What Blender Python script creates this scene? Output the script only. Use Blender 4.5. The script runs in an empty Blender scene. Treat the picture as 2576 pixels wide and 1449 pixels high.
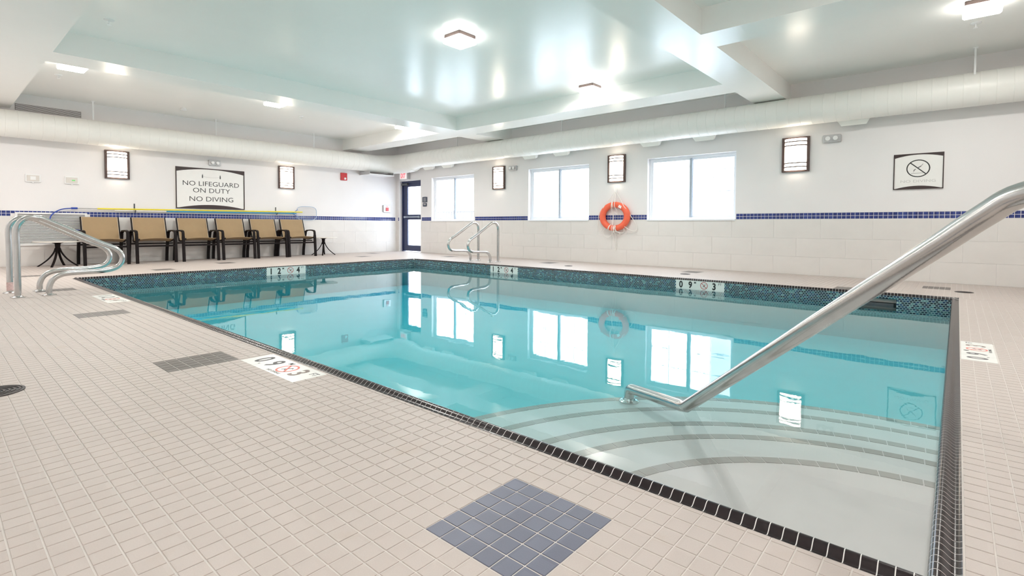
import bpy, math, random
from mathutils import Vector, Matrix
random.seed(7)
PI = math.pi
sc = bpy.context.scene
COL = sc.collection

# ------------------------------------------------------------------ camera, world, exposure
cam_d = bpy.data.cameras.new('camera')
cam = bpy.data.objects.new('camera', cam_d)
COL.objects.link(cam)
CAM = Vector((13.655, -10.051, 0.83))
F = Vector((-0.65569671, 0.75436802, -0.03147569))
R = Vector((0.75463593, 0.65612673, 0.00472522))
U = Vector((-0.02421659, 0.02065437, 0.99949335))
m = Matrix((R, U, -F)).transposed().to_4x4()
m.translation = CAM
cam.matrix_world = m
cam_d.sensor_fit = 'HORIZONTAL'
cam_d.sensor_width = 36
cam_d.lens = 18.0248
cam_d.shift_y = -0.0449917
cam_d.clip_start = 0.05
cam_d.clip_end = 300
sc.camera = cam

SKY = 6.5
CEIL_LAMP = 9.0
CEIL_WATTS = 27.0
SCONCE_LAMP = 7.5
EXPOSURE = 0.76
world = bpy.data.worlds.new('world')
sc.world = world
world.use_nodes = True
bg = world.node_tree.nodes['Background']
bg.inputs[0].default_value = (0.80, 0.89, 1.0, 1)
bg.inputs[1].default_value = SKY
sc.view_settings.view_transform = 'Standard'
sc.view_settings.look = 'None'
sc.view_settings.gamma = 1.0
sc.view_settings.exposure = EXPOSURE
sc.view_settings.use_curve_mapping = False
sc.cycles.use_denoising = True
sc.cycles.max_bounces = 14
sc.cycles.diffuse_bounces = 8
sc.cycles.glossy_bounces = 6
sc.cycles.transmission_bounces = 8
sc.cycles.transparent_max_bounces = 24
sc.cycles.volume_bounces = 0
sc.cycles.caustics_reflective = False
sc.cycles.sample_clamp_indirect = 8.0

def portal(x0, x1, z0, z1, y):      # tells the renderer where the daylight comes in
    l = bpy.data.lights.new('window_portal', 'AREA')
    l.shape = 'RECTANGLE'; l.size = x1 - x0; l.size_y = z1 - z0
    l.cycles.is_portal = True
    o = bpy.data.objects.new('window_portal', l); COL.objects.link(o)
    o.location = ((x0 + x1) / 2, y, (z0 + z1) / 2)
    o.rotation_euler = (-PI / 2, 0, 0)
WINS = [(1.718, 3.510), (5.460, 7.245), (8.693, 10.485)]
WZ0, WZ1 = 0.972, 2.252
for a_, b_ in WINS:
    portal(a_ + .05, b_ - .05, WZ0, WZ1, 0.19)
portal(0.3, 1.15, 0.1, 2.15, 0.19)

# ------------------------------------------------------------------ materials
MATS = {}
def nd(nt, typ, loc=None, **kw):
    n = nt.nodes.new(typ)
    for k, v in kw.items():
        setattr(n, k, v)
    return n
def mat(name, col, rough=0.5, metal=0.0, spec=0.5, emit=None, estr=0.0, vary=0.0, scale=10.0, bump=0.0, bscale=60.0, coat=0.0, vary_col=None):
    if name in MATS: return MATS[name]
    m = bpy.data.materials.new(name); m.use_nodes = True
    nt = m.node_tree; b = nt.nodes['Principled BSDF']
    b.inputs['Base Color'].default_value = (*col, 1)
    b.inputs['Roughness'].default_value = rough
    b.inputs['Metallic'].default_value = metal
    b.inputs['Specular IOR Level'].default_value = spec
    b.inputs['Coat Weight'].default_value = coat
    b.inputs['Coat Roughness'].default_value = 0.08
    if emit:
        b.inputs['Emission Color'].default_value = (*emit, 1)
        b.inputs['Emission Strength'].default_value = estr
    tc = nd(nt, 'ShaderNodeTexCoord')
    if vary > 0:
        n = nd(nt, 'ShaderNodeTexNoise'); n.inputs['Scale'].default_value = scale; n.inputs['Detail'].default_value = 4
        nt.links.new(tc.outputs['Object'], n.inputs['Vector'])
        mx = nd(nt, 'ShaderNodeMix', data_type='RGBA')
        c2 = vary_col or tuple(c * (1 - vary) for c in col)
        mx.inputs[6].default_value = (*col, 1); mx.inputs[7].default_value = (*c2, 1)
        mr = nd(nt, 'ShaderNodeMapRange'); mr.inputs[1].default_value = .35; mr.inputs[2].default_value = .7
        nt.links.new(n.outputs['Fac'], mr.inputs[0]); nt.links.new(mr.outputs[0], mx.inputs[0])
        nt.links.new(mx.outputs[2], b.inputs['Base Color'])
    if bump > 0:
        n = nd(nt, 'ShaderNodeTexNoise'); n.inputs['Scale'].default_value = bscale; n.inputs['Detail'].default_value = 3
        nt.links.new(tc.outputs['Object'], n.inputs['Vector'])
        bp = nd(nt, 'ShaderNodeBump'); bp.inputs['Strength'].default_value = bump; bp.inputs['Distance'].default_value = 0.004
        nt.links.new(n.outputs['Fac'], bp.inputs['Height']); nt.links.new(bp.outputs[0], b.inputs['Normal'])
    MATS[name] = m
    return m

M_paint = mat('wall_paint', (.82, .80, .80), .5, vary=.02, scale=2, bump=.15, bscale=90)
M_ceil = mat('ceiling_gloss_paint', (.93, .92, .895), .24, spec=.4, vary=.02, scale=1.5, bump=.10, bscale=9)
M_wtile = mat('wall_tile_glaze', (.75, .725, .70), .35, vary=.05, scale=3, bump=.1, bscale=40)
M_grout = mat('white_grout', (.83, .81, .79), .8, vary=.06, scale=20)
M_deckgrout = mat('deck_grout', (.70, .655, .62), .8, vary=.08, scale=20)
M_steel = mat('brushed_steel', (.62, .61, .60), .2, metal=1, vary=.1, scale=14, bump=.05, bscale=120)
M_bronze = mat('dark_bronze', (.008, .004, .004), .5, spec=.2, metal=0, vary=.2, scale=20)
M_bronze2 = mat('sconce_bronze', (.085, .055, .05), .4, metal=.3, vary=.2, scale=20)
M_white = mat('white_plastic', (.84, .84, .84), .35, vary=.02)
M_vinyl = mat('white_vinyl', (.86, .88, .92), .35, vary=.02)
M_stile = mat('grey_vinyl', (.42, .48, .56), .4, vary=.05)
M_duct = mat('duct_white', (.88, .87, .83), .38, spec=.5, vary=.03, scale=5, bump=.03, bscale=30)
M_black = mat('black_print', (.012, .011, .012), .5, vary=.1)
M_signb = mat('sign_brown', (.045, .025, .025), .45, vary=.15)
M_signw = mat('sign_white', (.86, .85, .83), .4, vary=.02)
M_red = mat('red_print', (.45, .03, .025), .5, vary=.1)
M_redl = mat('faded_red_print', (.78, .22, .18), .55, vary=.1, scale=80)
M_faint = mat('faint_grey_print', (.62, .61, .60), .6, vary=.1)
M_worn = mat('worn_brown_print', (.33, .26, .23), .6, vary=.4, scale=30)
M_darkp = mat('dark_grey_print', (.12, .11, .115), .6, vary=.3, scale=30)
M_alarm = mat('alarm_red', (.55, .035, .04), .35, vary=.05)
M_grey = mat('light_grey_metal', (.55, .55, .56), .35, metal=.4, vary=.1)
M_dgrey = mat('dark_grey', (.09, .09, .10), .5, vary=.1)
M_sling = mat('tan_sling_fabric', (.40, .28, .155), .8, vary=.10, scale=4, bump=.5, bscale=900)
M_piping = mat('pale_piping', (.72, .64, .52), .7, vary=.1)
M_glasstop = mat('frosted_table_top', (.74, .70, .64), .2, vary=.04)
M_yellow = mat('yellow_pole', (.82, .70, .04), .35, vary=.05)
M_blue = mat('blue_pole', (.03, .30, .55), .35, vary=.05)
M_navy = mat('blue_hook', (.02, .06, .38), .35, vary=.1)
M_orange = mat('orange_buoy', (.88, .145, .07), .45, vary=.08, scale=8, bump=.1)
M_rope = mat('white_rope', (.86, .84, .80), .8, vary=.05)
M_plaster = mat('pool_plaster', (.60, .52, .51), .7, vary=.04, scale=3)
M_steptread = mat('pool_step_tread', (.58, .545, .535), .6, vary=.04, scale=8)
M_steptile = mat('grey_step_tile', (.335, .31, .29), .6, vary=.08, scale=25)
M_door = mat('dark_blue_door', (.035, .045, .11), .35, vary=.1, scale=4)
M_snow = mat('outdoor_paving', (.75, .75, .76), .8, vary=.1)
M_stucco = mat('house_stucco', (.72, .60, .50), .8, vary=.1)
M_roof = mat('terracotta_roof', (.62, .30, .18), .8, vary=.15)
M_drain = mat('drain_grate', (.06, .05, .05), .5, metal=.3, vary=.2)
M_marker = mat('marker_tile', (.82, .82, .79), .3, vary=.03)
M_lampbase = mat('lamp_base', (.15, .11, .10), .45, metal=.3, vary=.1)
M_lamp = mat('lamp_diffuser', (.9, .9, .9), .4, emit=(1, .96, .91), estr=CEIL_LAMP)
M_sconce = mat('sconce_diffuser', (.9, .9, .9), .4, emit=(1, .86, .70), estr=SCONCE_LAMP)
M_exitface = mat('exit_face', (.9, .86, .84), .4, emit=(1, .9, .88), estr=.25)
M_exitred = mat('exit_letters', (.75, .08, .1), .4, emit=(1, .1, .14), estr=.6)
M_green = mat('green_display', (.1, .5, .12), .4, emit=(.2, .7, .2), estr=.3)
M_slotdark = mat('grille_dark', (.10, .075, .065), .7, vary=.1)
M_basin_dark = mat('skimmer_dark', (.01, .02, .025), .5, vary=.1)

def cell_tile_mat(name, c1, c2, px, py, rough, spec=.5, stain=None, bump=.25):
    """tile colour that changes from one tile to the next by its cell in the laying grid"""
    m = bpy.data.materials.new(name); m.use_nodes = True
    nt = m.node_tree; b = nt.nodes['Principled BSDF']; L = nt.links.new
    g = nd(nt, 'ShaderNodeNewGeometry')
    dv = nd(nt, 'ShaderNodeVectorMath', operation='DIVIDE'); dv.inputs[1].default_value = (px, py, 1000)
    fl = nd(nt, 'ShaderNodeVectorMath', operation='FLOOR')
    wn = nd(nt, 'ShaderNodeTexWhiteNoise')
    L(g.outputs['Position'], dv.inputs[0]); L(dv.outputs[0], fl.inputs[0]); L(fl.outputs[0], wn.inputs['Vector'])
    mx = nd(nt, 'ShaderNodeMix', data_type='RGBA')
    mx.inputs[6].default_value = (*c1, 1); mx.inputs[7].default_value = (*c2, 1)
    L(wn.outputs['Value'], mx.inputs[0])
    out = mx.outputs[2]
    n = nd(nt, 'ShaderNodeTexNoise'); n.inputs['Scale'].default_value = 260; n.inputs['Detail'].default_value = 2
    L(g.outputs['Position'], n.inputs['Vector'])
    if stain:
        ns = nd(nt, 'ShaderNodeTexNoise'); ns.inputs['Scale'].default_value = 5.0; ns.inputs['Detail'].default_value = 5
        L(g.outputs['Position'], ns.inputs['Vector'])
        mr = nd(nt, 'ShaderNodeMapRange'); mr.inputs[1].default_value = .63; mr.inputs[2].default_value = .78; mr.inputs[4].default_value = .5
        L(ns.outputs['Fac'], mr.inputs[0])
        m2 = nd(nt, 'ShaderNodeMix', data_type='RGBA'); m2.inputs[7].default_value = (*stain, 1)
        L(mr.outputs[0], m2.inputs[0]); L(out, m2.inputs[6]); out = m2.outputs[2]
    ms = nd(nt, 'ShaderNodeMix', data_type='RGBA', blend_type='MULTIPLY'); ms.inputs[0].default_value = .22
    cr = nd(nt, 'ShaderNodeMapRange'); cr.inputs[1].default_value = .3; cr.inputs[2].default_value = .7; cr.inputs[3].default_value = .85; cr.inputs[4].default_value = 1.05
    L(n.outputs['Fac'], cr.inputs[0]); L(out, ms.inputs[6]); L(cr.outputs[0], ms.inputs[7])
    L(ms.outputs[2], b.inputs['Base Color'])
    b.inputs['Roughness'].default_value = rough
    b.inputs['Specular IOR Level'].default_value = spec
    bp = nd(nt, 'ShaderNodeBump'); bp.inputs['Strength'].default_value = bump; bp.inputs['Distance'].default_value = .001
    L(n.outputs['Fac'], bp.inputs['Height']); L(bp.outputs[0], b.inputs['Normal'])
    return m
M_deck = cell_tile_mat('deck_tile', (.545, .482, .450), (.525, .463, .430), .0605, .0633, .5, .35, stain=(.50, .41, .34))
M_decktile_grey = cell_tile_mat('grey_deck_tile', (.165, .175, .235), (.135, .142, .195), .0605, .0633, .42, .4)
M_taupe = cell_tile_mat('taupe_deck_tile', (.175, .155, .145), (.15, .132, .122), .0605, .0633, .45, .4)
M_band = cell_tile_mat('blue_band_tile', (.018, .030, .16), (.035, .06, .26), .03125, .03125, .12, .5, bump=.05)
M_cope = mat('dark_coping_tile', (.024, .016, .018), .22, spec=.38, vary=.25, scale=50, bump=.04, bscale=70)
MOS = [mat('mosaic_navy', (.006, .012, .035), .12, vary=.2), mat('mosaic_blue', (.012, .045, .12), .12, vary=.2),
       mat('mosaic_teal', (.04, .16, .20), .12, vary=.2), mat('mosaic_dark', (.006, .02, .03), .12, vary=.2),
       mat('mosaic_pale', (.16, .33, .34), .12, vary=.2)]
M_mosgrout = mat('mosaic_grout', (.42, .56, .57), .8, vary=.05)

def clear_mat(name, tint, ior, rough, wave=0.0, wscale=1.0, absorb=None):
    m = bpy.data.materials.new(name); m.use_nodes = True
    nt = m.node_tree; L = nt.links.new
    nt.nodes.remove(nt.nodes['Principled BSDF'])
    out = nt.nodes['Material Output']
    t = nd(nt, 'ShaderNodeBsdfTransparent'); t.inputs[0].default_value = (*tint, 1)
    g = nd(nt, 'ShaderNodeBsdfGlossy'); g.inputs['Roughness'].default_value = rough
    fr = nd(nt, 'ShaderNodeFresnel')
    gb = nd(nt, 'ShaderNodeNewGeometry')      # the same share is mirrored from either face: the thin clear layer does not bend light
    mi_ = nd(nt, 'ShaderNodeMapRange'); mi_.inputs[3].default_value = ior; mi_.inputs[4].default_value = 1 / ior
    L(gb.outputs['Backfacing'], mi_.inputs[0]); L(mi_.outputs[0], fr.inputs['IOR'])
    mx = nd(nt, 'ShaderNodeMixShader')
    L(fr.outputs[0], mx.inputs[0]); L(t.outputs[0], mx.inputs[1]); L(g.outputs[0], mx.inputs[2]); L(mx.outputs[0], out.inputs['Surface'])
    if wave > 0:
        tc = nd(nt, 'ShaderNodeNewGeometry')
        n1 = nd(nt, 'ShaderNodeTexNoise'); n1.inputs['Scale'].default_value = wscale; n1.inputs['Detail'].default_value = 2
        n2 = nd(nt, 'ShaderNodeTexNoise'); n2.inputs['Scale'].default_value = wscale * 6; n2.inputs['Detail'].default_value = 3
        L(tc.outputs['Position'], n1.inputs['Vector']); L(tc.outputs['Position'], n2.inputs['Vector'])
        ad = nd(nt, 'ShaderNodeMath', operation='MULTIPLY_ADD'); ad.inputs[1].default_value = .12
        L(n2.outputs['Fac'], ad.inputs[0]); L(n1.outputs['Fac'], ad.inputs[2])
        bp = nd(nt, 'ShaderNodeBump'); bp.inputs['Strength'].default_value = 1.0; bp.inputs['Distance'].default_value = wave
        L(ad.outputs[0], bp.inputs['Height'])
        L(bp.outputs[0], g.inputs['Normal']); L(bp.outputs[0], fr.inputs['Normal'])
    if absorb:
        v = nd(nt, 'ShaderNodeVolumeAbsorption'); v.inputs['Color'].default_value = (*absorb[0], 1); v.inputs['Density'].default_value = absorb[1]
        L(v.outputs[0], out.inputs['Volume'])
    return m
M_glass = clear_mat('window_glass', (.97, .98, .98), 1.45, .0)
M_water = clear_mat('pool_water', (1, 1, 1), 1.42, .0, wave=.0012, wscale=1.6, absorb=((.32, .935, .985), 1.15))
M_net = clear_mat('net_mesh', (.92, .92, .92), 1.1, .5)

# ------------------------------------------------------------------ builders
class MB:
    def __init__(s): s.v = []; s.f = []; s.mi = []; s.sm = []
    def add(s, vs, fs, mi=0, smooth=False):
        o = len(s.v); s.v += [tuple(v) for v in vs]
        for f in fs: s.f.append(tuple(i + o for i in f)); s.mi.append(mi); s.sm.append(smooth)
        return s
    def box(s, a, b, mi=0):
        (x0, y0, z0), (x1, y1, z1) = a, b
        x0, x1 = min(x0, x1), max(x0, x1); y0, y1 = min(y0, y1), max(y0, y1); z0, z1 = min(z0, z1), max(z0, z1)
        vs = [(x0, y0, z0), (x1, y0, z0), (x1, y1, z0), (x0, y1, z0), (x0, y0, z1), (x1, y0, z1), (x1, y1, z1), (x0, y1, z1)]
        return s.add(vs, [(3, 2, 1, 0), (4, 5, 6, 7), (0, 1, 5, 4), (1, 2, 6, 5), (2, 3, 7, 6), (3, 0, 4, 7)], mi)
    def rbox(s, a, b, r, mi=0, n=3, axis=2):
        """box with rounded vertical-to-axis corners and a small chamfer on its ends"""
        (x0, y0, z0), (x1, y1, z1) = a, b
        if axis == 2: P = lambda u, v, w: (u, v, w); lo = (x0, y0, z0); hi = (x1, y1, z1)
        elif axis == 1: P = lambda u, v, w: (u, w, v); lo = (x0, z0, y0); hi = (x1, z1, y1)
        else: P = lambda u, v, w: (w, u, v); lo = (y0, z0, x0); hi = (y1, z1, x1)
        c = min(r * .35, abs(hi[2] - lo[2]) * .45)
        def ring(inset, w):
            out = []
            for cx, cy, a0 in ((hi[0] - r, hi[1] - r, 0), (lo[0] + r, hi[1] - r, 90), (lo[0] + r, lo[1] + r, 180), (hi[0] - r, lo[1] + r, 270)):
                for k in range(n + 1):
                    t = math.radians(a0 + 90 * k / n); rr = max(r - inset, 1e-4)
                    out.append(P(cx + rr * math.cos(t), cy + rr * math.sin(t), w))
            return out
        rings = [ring(c, lo[2]), ring(0, lo[2] + c), ring(0, hi[2] - c), ring(c, hi[2])]
        k = len(rings[0]); vs = sum(rings, []); fs = []
        for j in range(3):
            for i in range(k): fs.append((j * k + i, j * k + (i + 1) % k, (j + 1) * k + (i + 1) % k, (j + 1) * k + i))
        fs.append(tuple(range(k - 1, -1, -1))); fs.append(tuple(3 * k + i for i in range(k)))
        return s.add(vs, fs, mi)
    def sweep(s, pts, prof, mi=0, smooth=True, up=None, closed=False, caps=True, scales=None):
        """prof: list of (a,b) offsets; frame by parallel transport"""
        P = [Vector(p) for p in pts]; n = len(P); T = []
        for i in range(n):
            if closed: t = P[(i + 1) % n] - P[i - 1]
            elif i == 0: t = P[1] - P[0]
            elif i == n - 1: t = P[-1] - P[-2]
            else: t = (P[i + 1] - P[i]).normalized() + (P[i] - P[i - 1]).normalized()
            T.append(t.normalized())
        if up is None:
            up = Vector((0, 0, 1)) if abs(T[0].z) < .9 else Vector((0, 1, 0))
        N = (Vector(up) - T[0] * Vector(up).dot(T[0])).normalized()
        vs = []; k = len(prof)
        for i in range(n):
            if i: N = (N - T[i] * N.dot(T[i])).normalized()
            B = T[i].cross(N); q = scales[i] if scales else 1
            for a, b in prof: vs.append(P[i] + N * (a * q) + B * (b * q))
        fs = []
        for i in range(n if closed else n - 1):
            j = (i + 1) % n
            for a in range(k): fs.append((i * k + a, i * k + (a + 1) % k, j * k + (a + 1) % k, j * k + a))
        s.add(vs, fs, mi, smooth)
        if caps and not closed:
            o = len(s.v) - len(vs)
            s.f.append(tuple(o + a for a in range(k - 1, -1, -1))); s.mi.append(mi); s.sm.append(False)
            s.f.append(tuple(o + (n - 1) * k + a for a in range(k))); s.mi.append(mi); s.sm.append(False)
        return s
    def tube(s, pts, r, n=12, mi=0, **kw):
        return s.sweep(pts, [(r * math.cos(2 * PI * a / n), r * math.sin(2 * PI * a / n)) for a in range(n)], mi, **kw)
    def bar(s, pts, w, h, mi=0, **kw):
        return s.sweep(pts, [(-h / 2, -w / 2), (h / 2, -w / 2), (h / 2, w / 2), (-h / 2, w / 2)], mi, smooth=False, **kw)
    def lathe(s, c, prof, n=24, mi=0, axis='z', smooth=True, sx=1, sy=1):
        vs = []; k = len(prof)
        for a in range(n):
            t = 2 * PI * a / n; ct, st = math.cos(t), math.sin(t)
            for r, h in prof:
                if axis == 'z': vs.append((c[0] + r * ct * sx, c[1] + r * st * sy, c[2] + h))
                elif axis == 'y': vs.append((c[0] + r * ct * sx, c[1] - h, c[2] + r * st * sy))
                else: vs.append((c[0] + h, c[1] + r * ct, c[2] + r * st))
        fs = []
        for a in range(n):
            b = (a + 1) % n
            for i in range(k - 1): fs.append((a * k + i, b * k + i, b * k + i + 1, a * k + i + 1))
        s.add(vs, fs, mi, smooth)
        o = len(s.v) - len(vs)
        if prof[0][0] > 1e-6: s.f.append(tuple(o + a * k for a in range(n))[::-1]); s.mi.append(mi); s.sm.append(False)
        if prof[-1][0] > 1e-6: s.f.append(tuple(o + a * k + k - 1 for a in range(n))); s.mi.append(mi); s.sm.append(False)
        return s
    def mesh(s, name, mats, off=(0, 0, 0)):
        me = bpy.data.meshes.new(name)
        ox, oy, oz = off
        me.from_pydata([(x - ox, y - oy, z - oz) for x, y, z in s.v], [], s.f)
        mats = mats if isinstance(mats, (list, tuple)) else [mats]
        for q in mats: me.materials.append(q)
        me.polygons.foreach_set('material_index', s.mi)
        me.polygons.foreach_set('use_smooth', s.sm)
        me.update()
        if any(s.sm): me.set_sharp_from_angle(angle=math.radians(38))
        return me

def prop(o, label=None, cat=None, group=None, kind=None):
    if label: o['label'] = label
    if cat: o['category'] = cat
    if group: o['group'] = group
    if kind: o['kind'] = kind
    return o
def obj(name, mb, mats, parent=None, world=True, loc=None):
    """links a mesh object; with a parent the vertices are world coordinates unless world=False"""
    off = (0, 0, 0)
    if parent is not None and world:
        q, v = parent, Vector((0, 0, 0))
        while q is not None: v += q.location; q = q.parent
        off = tuple(v)
    if loc is not None: off = loc
    me = mb.mesh(name, mats, off) if isinstance(mb, MB) else mb
    o = bpy.data.objects.new(name, me); COL.objects.link(o)
    if parent is not None: o.parent = parent
    if loc is not None: o.location = loc
    return o
def thing(name, label, cat, loc=(0, 0, 0), rz=0.0, group=None):
    o = bpy.data.objects.new(name, None); COL.objects.link(o)
    o.empty_display_size = .1
    o.location = loc; o.rotation_euler = (0, 0, rz)
    return prop(o, label, cat, group)
def copy_tree(o, parent=None):
    c = o.copy(); COL.objects.link(c); c.parent = parent
    for ch in list(o.children): copy_tree(ch, c)
    return c
def smooth_path(pts, n=6):
    P = [Vector(p) for p in pts]; out = []
    for i in range(len(P) - 1):
        p0 = P[i - 1] if i else P[0] * 2 - P[1]; p1 = P[i]; p2 = P[i + 1]
        p3 = P[i + 2] if i + 2 < len(P) else P[-1] * 2 - P[-2]
        for k in range(n):
            t = k / n
            out.append(.5 * ((2 * p1) + (p2 - p0) * t + (2 * p0 - 5 * p1 + 4 * p2 - p3) * t * t + (3 * p1 - p0 - 3 * p2 + p3) * t ** 3))
    out.append(P[-1]); return out

def round_path(pts, rad, n=7):
    """polyline with its inner corners rounded by arcs"""
    P = [Vector(p) for p in pts]; out = [P[0]]
    rads = rad if isinstance(rad, (list, tuple)) else [rad] * len(P)
    for i in range(1, len(P) - 1):
        a = (P[i - 1] - P[i]); b = (P[i + 1] - P[i]); r = min(rads[i], a.length * .49, b.length * .49)
        p, q = P[i] + a.normalized() * r, P[i] + b.normalized() * r
        for k in range(n + 1):
            t = k / n; out.append(p * (1 - t) ** 2 + P[i] * 2 * t * (1 - t) + q * t * t)
    out.append(P[-1]); return out

# text as flat relief; plane 'wall': faces local -y, plane 'deck': faces +z
def text_mb(s, size, cx, cy, depth=.001, bold=0.0, plane='wall', at=0.0, narrow=1.0, rot=0.0, align='CENTER', space=1.0):
    cu = bpy.data.curves.new('t', 'FONT'); cu.body = s; cu.size = 1.0
    cu.align_x = align; cu.align_y = 'CENTER'; cu.resolution_u = 3; cu.offset = bold; cu.extrude = .5; cu.space_character = space
    o = bpy.data.objects.new('t', cu); COL.objects.link(o)
    bpy.context.view_layer.update()
    me = o.to_mesh()
    mb = MB(); vs = []
    ys = [v.co.y for v in me.vertices]; y0, y1 = min(ys), max(ys)
    ca, sa = math.cos(rot), math.sin(rot)
    k = size / (y1 - y0)
    for v in me.vertices:
        x = v.co.x * k * narrow; y = (v.co.y - (y0 + y1) / 2) * k; d = (v.co.z + .5) * depth
        x, y = x * ca - y * sa + cx, x * sa + y * ca + cy
        vs.append((x, -d - at, y) if plane == 'wall' else (x, y, d + at))
    mb.add(vs, [tuple(p.vertices) for p in me.polygons])
    if plane == 'wall': pass
    o.to_mesh_clear(); COL.objects.unlink(o); bpy.data.objects.remove(o); bpy.data.curves.remove(cu)
    return mb

def words_of(mb, s):
    """splits the relief of a line of capitals into one piece per word"""
    par = list(range(len(mb.v)))
    def find(i):
        while par[i] != i: par[i] = par[par[i]]; i = par[i]
        return i
    for f in mb.f:
        for i in f[1:]: par[find(i)] = find(f[0])
    isl = {}
    for i in range(len(mb.v)): isl.setdefault(find(i), []).append(i)
    spans = sorted((min(mb.v[i][0] for i in q), max(mb.v[i][0] for i in q), k) for k, q in isl.items())
    chars = []
    for a_, b_, k in spans:      # front, rim and back of one letter lie over the same stretch of the line
        if chars and min(b_, chars[-1][1]) - a_ > .5 * min(b_ - a_, chars[-1][1] - chars[-1][0]): chars[-1][2].add(k); chars[-1][1] = max(b_, chars[-1][1])
        else: chars.append([a_, b_, {k}])
    order = [c_[2] for c_ in chars]
    out = []; k = 0
    for w in s.split():
        keep = set().union(*order[k:k + len(w)]); k += len(w); m_ = MB(); idx = {}
        for i, v in enumerate(mb.v):
            if find(i) in keep: idx[i] = len(m_.v); m_.v.append(v)
        for f in mb.f:
            if f[0] in idx: m_.f.append(tuple(idx[i] for i in f)); m_.mi.append(0); m_.sm.append(False)
        out.append(m_)
    return out
def flat_poly(pts, depth, plane='wall', at=0.0):
    """extruded outline; pts are (x,y) pairs"""
    n = len(pts)
    P = (lambda x, y, d: (x, -d, y)) if plane == 'wall' else (lambda x, y, d: (x, y, d))
    vs = [P(x, y, at) for x, y in pts] + [P(x, y, at + depth) for x, y in pts]
    fs = [tuple(range(n)), tuple(range(2 * n - 1, n - 1, -1))] + [(i, n + i, n + (i + 1) % n, (i + 1) % n) for i in range(n)]
    return MB().add(vs, fs)
def ring_mb(cx, cy, r0, r1, depth, plane='wall', at=0.0, n=28, sx=1.0, sy=1.0):
    P = (lambda x, y, d: (x, -d, y)) if plane == 'wall' else (lambda x, y, d: (x, y, d))
    vs = []
    for a in range(n):
        c, s_ = math.cos(2 * PI * a / n), math.sin(2 * PI * a / n)
        for r, d in ((r0, 0), (r1, 0), (r1, depth), (r0, depth)): vs.append(P(cx + r * c * sx, cy + r * s_ * sy, at + d))
    fs = []
    for a in range(n):
        b = (a + 1) % n
        for i in range(4): fs.append((a * 4 + i, b * 4 + i, b * 4 + (i + 1) % 4, a * 4 + (i + 1) % 4))
    return MB().add(vs, fs)
def merge(*mbs):
    m = MB()
    for b in mbs:
        o = len(m.v); m.v += b.v; m.f += [tuple(i + o for i in f) for f in b.f]; m.mi += b.mi; m.sm += b.sm
    return m
def line_poly(x0, y0, x1, y1, w):
    d = math.hypot(x1 - x0, y1 - y0); nx, ny = -(y1 - y0) / d * w / 2, (x1 - x0) / d * w / 2
    return [(x0 + nx, y0 + ny), (x1 + nx, y1 + ny), (x1 - nx, y1 - ny), (x0 - nx, y0 - ny)]

# ------------------------------------------------------------------ room numbers
XR, YN = 16.6, -10.95          # right wall, wall behind the camera
ZC, ZS = 3.32, 3.02            # ceiling, beam soffit
PX0, PX1, PY0, PY1 = 3.5725, 13.618, -8.508, -2.109   # inner pool walls
OX0, OX1, OY0, OY1 = 3.5065, 13.684, -8.574, -2.043   # outer edge of the coping
WL = -0.150                    # water level
PF = -0.62                     # pool floor
TX, TY, GX, GY = .0605, .0633, 12.5735, -8.785

# floor with the pool opening
fb = MB()
for a, b in (((-.3, YN - .2), (XR + .2, OY0)), ((-.3, OY1), (XR + .2, .3)), ((-.3, OY0), (OX0, OY1)), ((OX1, OY0), (XR + .2, OY1))):
    fb.box((a[0], a[1], -.12), (b[0], b[1], -.0022))
floor = prop(obj('floor', fb, M_deckgrout), kind='structure')

markers_xy = [(10.360, 11.030, -8.789, -8.589), (6.140, 6.945, -8.789, -8.589), (13.690, 13.862, -5.745, -5.055)]
patches = [(12.5735 + TX * 0, 6, -8.785, 6), (10.0545, 5, -8.785, 6), (7.53, 5, -8.785, 6), (5.01, 5, -8.785, 6), (2.49, 5, -8.785, 6)]
def snapx(x, g=GX): return g + round((x - g) / TX) * TX
grey_rects = [(snapx(x), snapx(x) + n * TX, y - k * TY, y) for x, n, y, k in patches]
for x, y in ((13.28, -.71), (9.85, -.62), (6.56, -.60), (3.27, -.60), (12.42, -1.62)):
    yy = GY + round((y - GY) / TY) * TY; grey_rects.append((snapx(x), snapx(x) + 5 * TX, yy - 6 * TY, yy))
for x, y in ((1.55, -5.62), (2.55, -7.0), (1.62, -2.25), (.5, -1.2)):
    yy = GY + round((y - GY) / TY) * TY; grey_rects.append((snapx(x), snapx(x) + 6 * TX, yy - 5 * TY, yy))
tiles = []
def lay(x0, x1, y0, y1, gx):
    i0 = math.ceil((x0 - gx) / TX - 1e-6) - 1; i1 = math.floor((x1 - gx) / TX + 1e-6) + 1
    j0 = math.ceil((y0 - GY) / TY - 1e-6) - 1; j1 = math.floor((y1 - GY) / TY + 1e-6) + 1
    for i in range(i0, i1 + 1):
        a = max(gx + i * TX + .0020, x0 + .002); b = min(gx + (i + 1) * TX - .0020, x1 - .002)
        if b - a < .006: continue
        for j in range(j0, j1 + 1):
            c = max(GY + j * TY + .0024, y0 + .002); d = min(GY + (j + 1) * TY - .0024, y1 - .002)
            if d - c < .006: continue
            mx, my = (a + b) / 2, (c + d) / 2
            if any(q[0] < mx < q[1] and q[2] < my < q[3] for q in markers_xy): continue
            grey = any(q[0] < mx < q[1] and q[2] < my < q[3] for q in grey_rects)
            tiles.append((a, b, c, d, grey))
lay(0, OX1, YN, OY0, GX); lay(OX1, XR, YN, OY0, OX1 + .003)
lay(0, OX0, OY0, OY1, GX); lay(OX1, XR, OY0, OY1, OX1 + .003)
lay(0, XR, OY1, 0, GX)
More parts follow.
